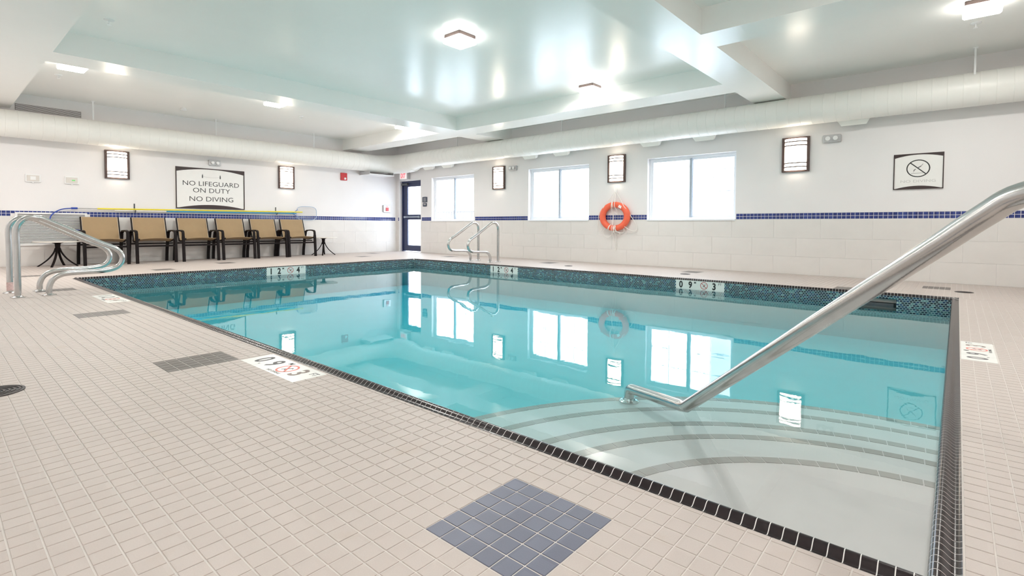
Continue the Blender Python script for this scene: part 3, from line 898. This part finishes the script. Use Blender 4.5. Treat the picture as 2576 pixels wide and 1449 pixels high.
# ------------------------------------------------------------------ sconces
def sconce_proto(label, loc, rz):
    t = thing('wall_sconce', label, 'wall lamp', loc, rz, 'bronze framed wall sconces')
    w, h = .43, .60
    obj('back_plate', MB().box((-w / 2, -.02, 0), (w / 2, 0, h)), M_bronze2, t, world=False)
    for sx in (-1, 1):
        obj('side_stile', MB().box((sx * w / 2, -.045, 0), (sx * (w / 2 - .042), -.02, h)), M_bronze2, t, world=False)
    for z0, z1 in ((0, .028), (h - .028, h)):
        obj('end_rail', MB().box((-w / 2 + .042, -.045, z0), (w / 2 - .042, -.02, z1)), M_bronze2, t, world=False)
    hw = w / 2 - .043
    arc = lambda r, ww, n: [(ww * (2 * k / n - 1), -.022 - r * (1 - (2 * k / n - 1) ** 2) ** .5 * 1.0) for k in range(n + 1)]
    mb = MB(); A_ = arc(.082, hw, 12); n = len(A_)
    vs = [(x, y, .03) for x, y in A_] + [(x, y, h - .03) for x, y in A_]
    fs = [(i, i + 1, n + i + 1, n + i) for i in range(n - 1)] + [tuple(range(n))[::-1], tuple(range(n, 2 * n))]
    mb.add(vs, fs, 0, True); mb.sm[-1] = mb.sm[-2] = False
    obj('diffuser', mb, M_sconce, t, world=False)
    for z in (.082, .148, h - .148, h - .082):
        pts = [(x * 1.02, y - .006, z) for x, y in arc(.088, hw, 14)]
        obj('cross_bar', MB().bar(pts, .012, .018, up=(0, 0, 1)), M_bronze2, t, world=False)
    return t
s0 = sconce_proto('bronze framed wall sconce left of the large no lifeguard sign', (0, -7.28, 1.795), PI / 2)
for loc, rz, lab in (((0, -3.608, 1.795), PI / 2, 'bronze framed wall sconce right of the large no lifeguard sign'),
                     ((4.463, 0, 1.795), 0, 'bronze framed wall sconce between the first and second windows'),
                     ((7.970, 0, 1.795), 0, 'bronze framed wall sconce above the orange life ring'),
                     ((11.488, 0, 1.795), 0, 'bronze framed wall sconce right of the largest window')):
    c = copy_tree(s0); c.location = loc; c.rotation_euler = (0, 0, rz); c['label'] = lab

# ------------------------------------------------------------------ signs
t = thing('no_lifeguard_sign', 'large white sign reading no lifeguard on duty no diving above the chairs', 'sign', (0, -5.44, 1.20), PI / 2)
W, H = 1.515, .968
obj('panel', MB().box((-W / 2, -.018, 0), (W / 2, 0, H)), M_signw, t, world=False)
fwid = .022
obj('frame', MB().box((-W / 2, -.026, 0), (-W / 2 + fwid, -.018, H)).box((W / 2 - fwid, -.026, 0), (W / 2, -.018, H)).box((-W / 2 + fwid, -.026, H - fwid), (W / 2 - fwid, -.018, H)).box((-W / 2 + fwid, -.026, 0), (W / 2 - fwid, -.018, fwid)), M_signb, t, world=False)
def arc_band(W, yb, sag, ytop, up):
    n = 20; pts = [(-W / 2 + W * k / n, yb + sag * (1 - (2 * k / n - 1) ** 2)) for k in range(n + 1)]
    return (pts + [(W / 2, ytop), (-W / 2, ytop)])[::(-1 if up else 1)]
obj('top_arch', flat_poly(arc_band(W - .04, H - .105, .085, H - .01, True), .004, 'wall', .018), M_signb, t, world=False)
obj('bottom_arch', flat_poly(arc_band(W - .04, .012, .085, .008, False), .004, 'wall', .018), M_signb, t, world=False)
for s_, z, sz, nar in (('NO LIFEGUARD', .60, .108, 1.13), ('ON DUTY', .44, .108, 1.15), ('NO DIVING', .235, .112, 1.15)):
    for q in words_of(text_mb(s_, sz, .005, z, .002, -.008, 'wall', .018, nar), s_): obj('word', q, M_black, t, world=False)
for sx in (-1, 1):
    obj('post_emblem', MB().box((sx * .195 - .012, -.021, .735), (sx * .195 + .012, -.018, .80)).box((sx * .195 - .006, -.021, .80), (sx * .195 + .006, -.018, .825)), M_dgrey, t, world=False)
obj('swag_emblem', MB().bar([(-.175 + .35 * k / 10, -.0185, .755 + .018 * (2 * k / 10 - 1) ** 2 - .0) for k in range(11)], .002, .006), M_faint, t, world=False)

t = thing('no_diving_sign', 'white sign with a crossed out diver and faint no diving lettering on the window wall', 'sign', (13.173, 0, 1.421))
W, H = .607, .547
obj('panel', MB().box((-W / 2, -.016, 0), (W / 2, 0, H)), M_signw, t, world=False)
fwid = .014
obj('frame', MB().box((-W / 2, -.024, 0), (-W / 2 + fwid, -.016, H)).box((W / 2 - fwid, -.024, 0), (W / 2, -.016, H)).box((-W / 2 + fwid, -.024, H - fwid), (W / 2 - fwid, -.016, H)).box((-W / 2 + fwid, -.024, 0), (W / 2 - fwid, -.016, fwid)), M_signb, t, world=False)
obj('top_arch', flat_poly(arc_band(W - .02, H - .062, .045, H - .006, True), .004, 'wall', .016), M_signb, t, world=False)
obj('bottom_arch', flat_poly(arc_band(W - .02, .008, .045, .006, False), .004, 'wall', .016), M_signb, t, world=False)
rg = merge(ring_mb(0, .318, .126, .140, .002, 'wall', .016, sx=1.03, sy=.96), flat_poly(line_poly(-.098, .318 + .092, .098, .318 - .092, .013), .002, 'wall', .016))
obj('prohibition_ring', rg, M_black, t, world=False)
fg = merge(flat_poly(line_poly(-.055, .285, -.03, .31, .010), .0015, 'wall', .016), flat_poly(line_poly(-.005, .325, .035, .352, .012), .0015, 'wall', .016), flat_poly(line_poly(.035, .352, .058, .385, .005), .0015, 'wall', .016), flat_poly(line_poly(-.06, .262, -.045, .285, .004), .0015, 'wall', .016), flat_poly(line_poly(-.085, .243, .06, .247, .004), .0015, 'wall', .016))
obj('diver_figure', fg, M_darkp, t, world=False)
for q in words_of(text_mb('NO DIVING', .040, .0, .125, .0015, .0, 'wall', .016, 1.45), 'NO DIVING'): obj('word', q, M_faint, t, world=False)

# exit sign
t = thing('exit_sign', 'illuminated exit sign box above the dark glass door', 'sign', (.48, 0, 2.27))
obj('housing', MB().rbox((-.19, -.115, 0), (.19, 0, .22), .008, axis=1), M_white, t, world=False)
obj('face', MB().box((-.165, -.119, .02), (.165, -.115, .20)), M_exitface, t, world=False)
obj('lettering', text_mb('EXIT', .14, 0, .11, .002, .03, 'wall', .119, .62), M_exitred, t, world=False)
obj('canopy', MB().box((.195, -.09, -.0), (.205, 0, .26)), M_grey, t, world=False)

# ------------------------------------------------------------------ small wall things
def emergency(loc, rz, label):
    t = thing('emergency_light', label, 'emergency light', loc, rz, 'two-headed emergency lights')
    obj('housing', MB().rbox((-.13, -.05, 0), (.13, 0, .125), .012, axis=1), M_grey, t, world=False)
    for sx in (-1, 1):
        obj('lamp_head', MB().lathe((sx * .055, -.05, .062), [(.020, 0), (.034, .022), (.036, .034), (.030, .036), (.0, .030)], 16, axis='y'), M_white, t, world=False)
emergency((0, -5.37, 2.252), PI / 2, 'grey two-headed emergency light above the no lifeguard sign')
emergency((4.96, 0, 2.252), 0, 'grey two-headed emergency light beside the sconce before the second window')
emergency((12.03, 0, 2.252), 0, 'grey two-headed emergency light right of the rightmost sconce')
t = thing('fire_strobe', 'red fire alarm strobe high on the left wall near the far corner', 'alarm', (0, -1.90, 2.14), PI / 2)
obj('body', MB().rbox((-.10, -.04, 0), (.10, 0, .215), .01, axis=1), M_alarm, t, world=False)
obj('strobe_lens', MB().lathe((.03, -.04, .05), [(.035, 0), (.03, .015), (0, .018)], 16, axis='y'), M_white, t, world=False)
t = thing('pull_station', 'grey covered fire alarm pull station by the corner door', 'alarm', (0, -.41, 1.235), PI / 2)
obj('cover', MB().rbox((-.13, -.05, 0), (.13, 0, .225), .015, axis=1), M_grey, t, world=False)
obj('handle', MB().box((-.05, -.062, .04), (.05, -.05, .15)), M_alarm, t, world=False)
obj('lettering', text_mb('FIRE', .035, 0, .185, .001, .02, 'wall', .050), M_alarm, t, world=False)
for y, lab, gr in ((-8.612, 'beige thermostat under a clear guard, leftmost on the left wall', False), (-8.032, 'beige controller with a green display under a clear guard', True)):
    t = thing('thermostat', lab, 'thermostat', (0, y, 1.635), PI / 2, 'guarded wall thermostats')
    obj('guard', MB().rbox((-.115, -.028, 0), (.115, 0, .155), .012, axis=1), M_white, t, world=False)
    obj('body', MB().rbox((-.09, -.036, .02), (.09, -.028, .135), .008, axis=1), mat('beige_plastic', (.70, .66, .62), .5, vary=.03), t, world=False)
    obj('dial_face', MB().box((-.04, -.040, .045) if not gr else (.0, -.040, .065), (.04, -.036, .115) if not gr else (.05, -.036, .085)), M_white if not gr else M_green, t, world=False)
    obj('lock', MB().lathe((0, -.02, -.006), [(.012, 0), (.012, .012)], 12, axis='y'), M_white, t, world=False)
for z, hh, w_, lab, lines in ((1.522, .175, .225, 'upper dark notice plaque between the door and the first window', 3), (1.398, .112, .185, 'lower dark notice plaque between the door and the first window', 2)):
    t = thing('notice_plaque', lab, 'plaque', (1.405, 0, z), 0, 'dark plaques beside the door')
    obj('plate', flat_poly([(-w_ / 2, .008), (-w_ / 4, .002), (0, 0), (w_ / 4, .002), (w_ / 2, .008), (w_ / 2, hh - .008), (w_ / 4, hh - .002), (0, hh), (-w_ / 4, hh - .002), (-w_ / 2, hh - .008)], .012), mat('plaque_slate', (.06, .075, .11), .4, vary=.1), t, world=False)
    for k in range(lines):
        obj('text_line', MB().box((-w_ * .28, -.0135, hh * (.75 - k * .24) - .006), (w_ * .28, -.012, hh * (.75 - k * .24) + .006)), M_faint, t, world=False)

# louvred vent panel low on the left wall
t = thing('louvre_vent', 'large white louvred vent low on the left wall behind the left table', 'vent', (0, -8.34, .40), PI / 2)
W, H = 1.08, .648
obj('backing', MB().box((-W / 2 + .03, -.008, .03), (W / 2 - .03, -.001, H - .03)), M_slotdark, t, world=False)
obj('frame', MB().box((-W / 2, -.03, 0), (-W / 2 + .035, 0, H)).box((W / 2 - .035, -.03, 0), (W / 2, 0, H)).box((-W / 2 + .035, -.03, 0), (W / 2 - .035, 0, .035)).box((-W / 2 + .035, -.03, H - .035), (W / 2 - .035, 0, H)), M_white, t, world=False)
n = 26
for k in range(n):
    z = .04 + (H - .08) * k / n
    mb = MB().add([(-W / 2 + .035, -.028, z), (W / 2 - .035, -.028, z), (W / 2 - .035, -.009, z + .010), (-W / 2 + .035, -.009, z + .010), (-W / 2 + .035, -.028, z + .004), (W / 2 - .035, -.028, z + .004), (W / 2 - .035, -.009, z + .014), (-W / 2 + .035, -.009, z + .014)],
                  [(0, 1, 2, 3), (7, 6, 5, 4), (0, 4, 5, 1), (3, 2, 6, 7), (0, 3, 7, 4), (1, 5, 6, 2)])
    obj('louvre_slat', mb, M_white, t, world=False)

# ------------------------------------------------------------------ duct
DX, DZA, DRA = .32, 2.685, .250
DY, DZB, DRB = -.30, 2.778, .235
t = thing('air_duct', 'thick white round spiral air duct along both far walls under the ceiling', 'duct', (DX, DY, 2.7))
def seg_mesh(r, L):
    return MB().lathe((0, 0, 0), [(r, 0), (r, L - .009), (r + .0028, L - .006), (r + .0028, L - .002), (r, L)], 40, axis='x').mesh('duct_segment', M_duct)
SL = .17
seg = seg_mesh(DRB, SL)
x = 1.60
while x + SL < XR - .003:
    o = bpy.data.objects.new('duct_segment', seg); COL.objects.link(o); o.parent = t
    o.location = (x - t.location.x, DY - t.location.y, DZB - t.location.z); x += SL
seg = seg_mesh(DRA, SL)
y = -1.20
while y - SL > YN + .003:
    o = bpy.data.objects.new('duct_segment', seg); COL.objects.link(o); o.parent = t
    o.location = (DX - t.location.x, y - t.location.y, DZA - t.location.z); o.rotation_euler = (0, 0, -PI / 2); y -= SL
ep = [(DX, -1.22, DZA), (DX, -.98, DZA), (DX + .005, -.80, 2.69), (.36, -.62, 2.695), (.45, -.46, 2.70), (.60, -.36, 2.71), (.80, -.31, 2.715), (1.0, DY, 2.72), (1.22, DY, 2.73), (1.38, DY, 2.765), (1.61, DY, DZB)]
er = [.25, .252, .262, .275, .285, .288, .288, .286, .278, .246, .235]
obj('duct_elbow', MB().sweep(ep, [(math.cos(2 * PI * k / 40), math.sin(2 * PI * k / 40)) for k in range(40)], scales=er, up=(0, 0, 1)), M_duct, t)
for i, px_ in ((1, .003), (8, .003)):
    obj('joint_ring', MB().sweep([ep[i], tuple(Vector(ep[i]).lerp(Vector(ep[i + 1]), .12))], [((er[i] + px_) * math.cos(2 * PI * k / 40), (er[i] + px_) * math.sin(2 * PI * k / 40)) for k in range(40)], up=(0, 0, 1)), M_duct, t)
for k, xx in enumerate((1.80, 2.63, 5.66, 6.60, 8.85, 9.95, 12.35)):
    mb = MB().add([(xx - .22, -.235, 2.552), (xx + .22, -.235, 2.552), (xx + .22, -.12, 2.615), (xx - .22, -.12, 2.615), (xx - .17, -.19, 2.475), (xx + .17, -.19, 2.475), (xx + .17, -.10, 2.51), (xx - .17, -.10, 2.51)],
                  [(3, 2, 1, 0), (4, 5, 6, 7), (0, 1, 5, 4), (1, 2, 6, 5), (2, 3, 7, 6), (3, 0, 4, 7)])
    obj('air_scoop', mb, M_duct, t)
def hanger(x, y, z0, zt, label):
    h = thing('duct_hanger', label, 'duct hanger', (x, y, z0), 0, 'thin duct hangers')
    obj('rod', MB().box((x - .011, y - .011, z0), (x + .011, y + .011, zt - .01)), M_white, h)
    obj('ceiling_plate', MB().box((x - .03, y - .03, zt - .01), (x + .03, y + .03, zt)), M_white, h)
hanger(DX, -7.72, 2.932, ZC, 'white duct hanger rod above the leftmost sconce')
hanger(DX, -5.43, 2.932, ZC, 'white duct hanger rod above the no lifeguard sign')
hanger(DX, -2.98, 2.932, ZC, 'white duct hanger rod left of the far corner beam')
hanger(3.05, DY + .1, 2.985, ZC, 'white duct hanger rod above the first window')
hanger(6.62, DY + .1, 2.985, ZC, 'white duct hanger rod above the second window')
hanger(10.33, DY + .1, 2.985, ZC, 'white duct hanger rod left of the crossing ceiling beam')
hanger(13.78, DY - .15, 2.955, ZC, 'white duct hanger rod at the right above the no diving sign')
t = thing('duct_bracket', 'white channel bracket carrying the duct elbow at the far corner', 'bracket', (0, -.93, 2.33), PI / 2)
obj('channel', MB().box((-.43, -.55, .0), (.43, -.50, .025)).box((-.43, -.50, 0), (.43, 0, .006)), M_white, t, world=False)
for sx in (-1, 1): obj('end_plate', MB().box((sx * .43, -.52, .006), (sx * .415, 0, .10)), M_grey, t, world=False)

# sprinklers and smoke detector
def sprinkler(x, y, label):
    t = thing('sprinkler', label, 'sprinkler', (x, y, ZC), 0, 'ceiling sprinklers')
    obj('escutcheon', MB().lathe((0, 0, 0), [(.055, 0), (.05, -.008), (.018, -.014)][::-1], 20), M_white, t, world=False)
    obj('deflector', MB().lathe((0, 0, 0), [(.0, -.062), (.026, -.062), (.026, -.058), (.007, -.055), (.007, -.012)], 14), M_white, t, world=False)
sprinkler(5.77, -8.50, 'small white sprinkler in the large bay near the left beam')
sprinkler(13.76, -1.60, 'small white sprinkler below the upper right ceiling light')
sprinkler(2.23, -8.50, 'small white sprinkler behind the far left ceiling light')
sprinkler(2.23, -4.30, 'small white sprinkler in the left bay right of the sign')
t = thing('smoke_detector', 'small white smoke detector on the ceiling of the left bay', 'detector', (1.05, -6.32, ZC))
obj('housing', MB().lathe((0, 0, 0), [(.05, 0), (.065, -.035), (.045, -.055), (0, -.058)][::-1], 24), M_white, t, world=False)

# ------------------------------------------------------------------ chairs
def chair_proto(label):
    t = thing('sling_chair', label, 'chair', (0, 0, 0), PI / 2, 'sling chairs in a row')
    hw = .300
    back = [(.095, .968), (.135, .86), (.185, .72), (.235, .58), (.262, .51)]
    seat = [(.262, .51), (.285, .472), (.34, .452), (.46, .452), (.60, .475), (.70, .502), (.735, .507)]
    def sheet(prof, sag0, sag1):
        P = smooth_path([(0, -d_, z) for d_, z in prof], 3); mb = MB(); n = 8; vs = []; k = len(P)
        for side in (0, 1):
            for i, p in enumerate(P):
                sg = sag0 + (sag1 - sag0) * i / (k - 1)
                for j in range(n + 1):
                    u = 2 * j / n - 1; s_ = sg * (1 - u * u)
                    nx = Vector((0, 0, 0)); 
                    tng = (P[min(i + 1, k - 1)] - P[max(i - 1, 0)]).normalized(); nrm = Vector((0, -tng.z, tng.y)) 
                    q = p + nrm * (-s_ if True else 0) + nrm * (-.006 * side)
                    vs.append((u * hw, q.y, q.z))
        fs = []; off = k * (n + 1)
        for i in range(k - 1):
            for j in range(n):
                a_ = i * (n + 1) + j; fs.append((a_, a_ + 1, a_ + n + 2, a_ + n + 1)); fs.append((off + a_ + n + 1, off + a_ + n + 2, off + a_ + 1, off + a_))
        for j in range(n):
            fs.append((j, off + j, off + j + 1, j + 1)); q = (k - 1) * (n + 1) + j; fs.append((q, q + 1, off + q + 1, off + q))
        for i in range(k - 1):
            a_ = i * (n + 1); fs.append((a_, a_ + n + 1, off + a_ + n + 1, off + a_)); a_ += n; fs.append((a_, off + a_, off + a_ + n + 1, a_ + n + 1))
        return mb.add(vs, fs, 0, True)
    obj('backrest', sheet(back, .0, .018), M_sling, t, world=False)
    obj('seat', sheet(seat, .02, .022), M_sling, t, world=False)
    allp = smooth_path([(0, -d_, z) for d_, z in back + seat[1:]], 3)
    for sx in (-1, 1):
        obj('side_rail', MB().bar([(sx * (hw + .012), p.y, p.z) for p in allp], .024, .030), M_bronze, t, world=False)
        obj('piping', MB().tube([(sx * (hw - .002), p.y - .010, p.z + .005) for p in allp[:13]], .005, 6), M_piping, t, world=False)
        X = sx * .352
        obj('leg', MB().bar([(X, -.745, 0), (X, -.735, .15), (X, -.715, .40), (X, -.700, .56)], .052, .048, up=(0, 1, 0)), M_bronze, t, world=False)
        obj('leg', MB().bar([(X, -.075, 0), (X, -.085, .15), (X, -.145, .45), (X, -.21, .64)], .052, .055, up=(0, 1, 0)), M_bronze, t, world=False)
        arm = round_path([(X, -.700, .56), (X, -.690, .672), (X, -.52, .690), (X, -.30, .682), (X, -.20, .64)], [0, .10, .02, .03, 0], 6)
        obj('armrest', MB().bar(arm, .052, .028, up=(0, 1, 0)), M_bronze, t, world=False)
    obj('front_stretcher', MB().box((-.332, -.722, .345), (.332, -.697, .383)), M_bronze, t, world=False)
    obj('seat_rail', MB().box((-.332, -.60, .402), (.332, -.575, .428)), M_bronze, t, world=False)
    obj('rear_stretcher', MB().box((-.332, -.150, .385), (.332, -.122, .415)), M_bronze, t, world=False)
    return t
labs = ['tan sling chair with dark frame, leftmost of the row beside the left table', 'tan sling chair, second from the left in the row', 'tan sling chair, third from the left below the left half of the sign',
        'tan sling chair, third from the right below the right half of the sign', 'tan sling chair, second from the right in the row', 'tan sling chair, rightmost of the row beside the far small table']
ch = chair_proto(labs[0]); ch.location = (0, -7.612, 0)
for y, lab in zip((-6.760, -5.905, -5.090, -4.300, -3.530), labs[1:]):
    c = copy_tree(ch); c.location = (0, y, 0); c['label'] = lab

def side_table(x, y, label, rz, r=.37):
    t = thing('side_table', label, 'table', (x, y, 0), rz, 'small round side tables')
    obj('table_top', MB().lathe((0, 0, 0), [(r - .006, .470), (r, .474), (r, .484), (r - .006, .488), (0, .488)][::1], 40), M_glasstop, t, world=False)
    obj('hub', MB().lathe((0, 0, 0), [(.10, .470), (.095, .462), (.045, .440), (.035, .33), (.05, .30), (0, .30)][::-1], 20), M_bronze, t, world=False)
    for k in range(4):
        a_ = PI / 4 + k * PI / 2; c, s_ = math.cos(a_), math.sin(a_)
        pts = smooth_path([(c * d_, s_ * d_, z) for d_, z in ((.03, .36), (.06, .27), (.13, .16), (.22, .07), (.31, .0))], 4)
        obj('leg', MB().bar(pts, .034, .020, up=(0, 0, 1)), M_bronze, t, world=False)
    return t
side_table(.46, -8.33, 'small round pale side table with curved dark legs left of the chairs', .35)
side_table(.42, -2.775, 'small round pale side table with curved dark legs right of the chairs', .2)

# ------------------------------------------------------------------ pole, net and hooks on the left wall
t = thing('rescue_hook', 'yellow pole with a blue looped rescue hook hung on the left wall above the chairs', 'rescue pole', (.075, -5.5, 1.15))
obj('pole', MB().tube([(.075, -7.64, 1.146), (.075, -5.91, 1.158), (.075, -3.20, 1.176)], .016, 12), M_yellow, t)
o = obj('extension_pole', MB().tube([(.075, -8.05, 1.144), (.075, -7.6, 1.146)], .010, 10), M_grey, t); o['label'] = 'thin silver extension pole'
hk = smooth_path([(.075, -8.02, 1.146), (.08, -8.20, 1.12), (.09, -8.33, 1.04), (.10, -8.385, .94), (.11, -8.36, .865), (.11, -8.28, .80), (.10, -8.17, .75), (.09, -8.02, .71), (.08, -7.90, .69)], 6)
obj('hook_loop', MB().tube(hk, .011, 10, up=(1, 0, 0)), M_navy, t)
obj('collar', MB().tube([(.075, -8.06, 1.144), (.075, -7.96, 1.145)], .020, 12), M_navy, t)
t = thing('skimmer_net', 'blue pole with a rounded white skimmer net hung below the yellow pole', 'pool net', (.075, -4.5, 1.10))
obj('pole', MB().tube([(.070, -6.40, 1.118), (.070, -3.38, 1.138)], .016, 12), M_blue, t)
o = obj('extension_pole', MB().tube([(.070, -7.35, 1.113), (.070, -6.38, 1.118)], .011, 10), M_white, t); o['label'] = 'thin white extension pole'
c = Vector((.075, -3.075, 1.145)); fr_ = []
for k in range(40):
    a_ = 2 * PI * k / 40; e = .55
    fr_.append((c.x, c.y + .285 * math.copysign(abs(math.cos(a_)) ** e, math.cos(a_)), c.z + .185 * math.copysign(abs(math.sin(a_)) ** e, math.sin(a_))))
obj('net_frame', MB().tube(fr_, .008, 8, closed=True, up=(1, 0, 0)), mat('net_frame_blue', (.35, .45, .60), .4), t)
nb = MB(); ring0 = [tuple(p) for p in fr_]; ring1 = [(c.x - .045, c.y + (p[1] - c.y) * .8, c.z + (p[2] - c.z) * .8) for p in fr_]
nb.add(ring0 + ring1 + [(c.x - .06, c.y, c.z)], [(i, (i + 1) % 40, 40 + (i + 1) % 40, 40 + i) for i in range(40)] + [(40 + i, 40 + (i + 1) % 40, 80) for i in range(40)], 0, True)
obj('net_bag', nb, M_net, t)
obj('yoke', MB().tube([(.070, -3.48, 1.137), (.072, -3.40, 1.19), (.075, -3.33, 1.24)], .008, 8).tube([(.070, -3.48, 1.137), (.072, -3.40, 1.09), (.075, -3.33, 1.04)], .008, 8), M_navy, t)
for y, z, lab in ((-6.985, 1.10, 'dark pole hook on the left wall above the second chair'), (-3.895, 1.115, 'dark pole hook on the left wall above the rightmost chair')):
    t = thing('pole_hook', lab, 'hook', (0, y, z), PI / 2, 'hooks that carry the poles')
    obj('plate', MB().box((-.012, -.008, 0), (.012, 0, .175)), M_dgrey, t, world=False)
    obj('prong', MB().tube(smooth_path([(0, -.004, .03), (0, -.05, -.012), (0, -.085, -.012), (0, -.105, .03)], 5), .009, 8), M_dgrey, t, world=False)

# ------------------------------------------------------------------ life ring
RX, RZ_ = 7.965, 1.046
t = thing('life_ring', 'orange life ring with white rope hung between the second and third windows', 'life ring', (RX, -.02, RZ_))
mb = MB(); vs = []; n, k2 = 48, 20
for a_ in range(n):
    th = 2 * PI * a_ / n
    for b_ in range(k2):
        ph = 2 * PI * b_ / k2; rr = 1 + .245 * math.cos(ph)
        vs.append((RX + .304 * rr * math.cos(th), -.075 + .058 * math.sin(ph), RZ_ + .257 * rr * math.sin(th)))
mb.add(vs, [(a_ * k2 + b_, ((a_ + 1) % n) * k2 + b_, ((a_ + 1) % n) * k2 + (b_ + 1) % k2, a_ * k2 + (b_ + 1) % k2) for a_ in range(n) for b_ in range(k2)], 0, True)
obj('buoy', mb, M_orange, t)
def rp(u, v, d=.085):      # photo-measured spots on the ring, as offsets from its centre
    return (RX + u, -d, RZ_ + v)
def strap(ang, w=.016):
    th = ang; mb = MB(); vs = []; m_ = 20
    for q in (-w, w):
        for b_ in range(m_):
            ph = 2 * PI * b_ / m_; rr = 1 + .262 * math.cos(ph); tt = th + q / .3
            vs.append((RX + .304 * rr * math.cos(tt), -.075 + .063 * math.sin(ph), RZ_ + .257 * rr * math.sin(tt)))
    mb.add(vs, [(b_, (b_ + 1) % m_, m_ + (b_ + 1) % m_, m_ + b_) for b_ in range(m_)], 0, True)
    return mb
for a_ in (math.radians(96), math.radians(248), math.radians(270), math.radians(278)):
    obj('strap', strap(a_, .012), M_rope, t)
ropes = [
    [(-.02, .54, .05), (-.10, .42, .08), (-.20, .27, .13), (-.27, .18, .12)],
    [(.01, .54, .05), (.12, .40, .08), (.22, .27, .13), (.26, .20, .12), (.33, .12, .10), (.40, -.02, .06), (.50, -.16, .05), (.52, -.27, .04), (.45, -.32, .04), (.36, -.29, .07), (.27, -.22, .13)],
    [(-.29, .16, .10), (-.40, .10, .05), (-.43, -.02, .04), (-.44, -.18, .04), (-.40, -.30, .04), (-.34, -.32, .05), (-.27, -.25, .10)],
    [(-.24, -.27, .10), (-.29, -.34, .05), (-.27, -.43, .04), (-.18, -.46, .04), (-.10, -.42, .05), (-.03, -.35, .10), (.06, -.33, .13), (.16, -.36, .08), (.23, -.34, .08), (.25, -.26, .12)],
    [(.0, .54, .05), (-.04, .36, .12), (-.045, .15, .15), (-.03, .02, .08), (-.035, -.15, .10), (-.035, -.30, .15), (-.035, -.50, .03), (-.01, -.68, .03), (.01, -.74, .03), (.02, -.60, .03), (.02, -.40, .06), (.0, -.33, .14)],
    [(.0, .50, .05), (.03, .36, .12), (.035, .22, .15), (.06, .12, .08), (.07, .05, .05), (.05, .04, .05), (-.01, .10, .08), (-.05, .07, .06), (-.06, .12, .06), (-.04, .25, .15)],
    [(.06, -.22, .14), (.05, -.30, .15), (.10, -.36, .06), (.12, -.40, .05), (.05, -.40, .05), (.0, -.33, .13), (.03, -.24, .14)],
]
for r_ in ropes:
    obj('rope', MB().tube(smooth_path([rp(*q) for q in r_], 6), .0062, 8, up=(0, 1, 0)), M_rope, t)
sq = [(.11, .20), (.18, .165), (.20, .215), (.14, .25)]
obj('sticker', MB().add([(RX + u, -.137, RZ_ + v) for u, v in sq] + [(RX + u, -.125, RZ_ + v) for u, v in sq], [(0, 1, 2, 3), (7, 6, 5, 4)] + [(k, 4 + k, 4 + (k + 1) % 4, (k + 1) % 4) for k in range(4)]), M_white, t)
t = thing('ring_hook', 'white double hook on the wall above the orange life ring', 'hook', (7.965, 0, 1.58))
for sx in (-1, 1):
    obj('prong', MB().tube(smooth_path([(sx * .035 if sx < 0 else .03, -.045, .10 if sx < 0 else .13), (sx * .030, -.05, .04), (sx * .012, -.045, .0), (0, -.03, -.01), (0, 0, .02)], 5), .008, 8), M_white, t, world=False)
obj('plate', MB().box((-.01, -.006, -.01), (.01, 0, .06)), M_white, t, world=False)

# ------------------------------------------------------------------ outside
prop(obj('outdoor_ground', MB().box((-60, .2, -.45), (60, 90, -.25)), M_snow), kind='structure')
t = thing('metal_fence', 'dark metal picket fence outside the first window', 'fence', (-.1, 2.6, -.25))
obj('top_rail', MB().box((-1.7, 2.585, 1.30), (1.5, 2.615, 1.34)), M_dgrey, t)
obj('bottom_rail', MB().box((-1.7, 2.588, -.10), (1.5, 2.612, -.07)), M_dgrey, t)
for k in range(21):
    xx = -1.6 + k * .15
    obj('picket', MB().box((xx - .010, 2.59, -.25), (xx + .010, 2.61, 1.30)), M_dgrey, t)
for xx in (-1.7, -.1, 1.5):
    obj('post', MB().box((xx - .03, 2.57, -.25), (xx + .03, 2.63, 1.38)), M_dgrey, t)
t = thing('house', 'faint pale house with an orange tiled roof seen through the largest window', 'building', (-2.6, 27, -.25))
obj('wall', MB().box((-7.0, 24, -.25), (1.2, 31, 1.75)), M_stucco, t)
obj('roof', MB().add([(-7.5, 23.5, 1.75), (1.7, 23.5, 1.75), (1.7, 31.5, 1.75), (-7.5, 31.5, 1.75), (-5.6, 27.5, 2.75), (-.2, 27.5, 2.75)], [(3, 2, 1, 0), (0, 1, 5, 4), (1, 2, 5), (2, 3, 4, 5), (3, 0, 4)]), M_roof, t)
for xx in (-6.0, -3.7, -1.4):
    obj('window', MB().box((xx, 23.97, .5), (xx + 1.1, 24.0, 1.3)), M_stile, t)
t = thing('outdoor_pole', 'thin pole with a crossarm seen through the largest window', 'pole', (3.3, 16, -.25))
obj('mast', MB().tube([(3.3, 16, -.25), (3.3, 16, 2.3)], .03, 8), M_grey, t)
obj('crossarm', MB().box((1.9, 15.98, 1.88), (5.4, 16.02, 1.92)), M_grey, t)
t = thing('outdoor_pilaster', 'pale clad pilaster just outside the right edge of the largest window', 'pilaster', (9.8, 1.0, -.25))
for k in range(6): obj('cladding_panel', MB().box((9.72, 1.0, -.25 + k * .46), (10.25, 1.3, .20 + k * .46)), M_stucco if False else M_vinyl, t)
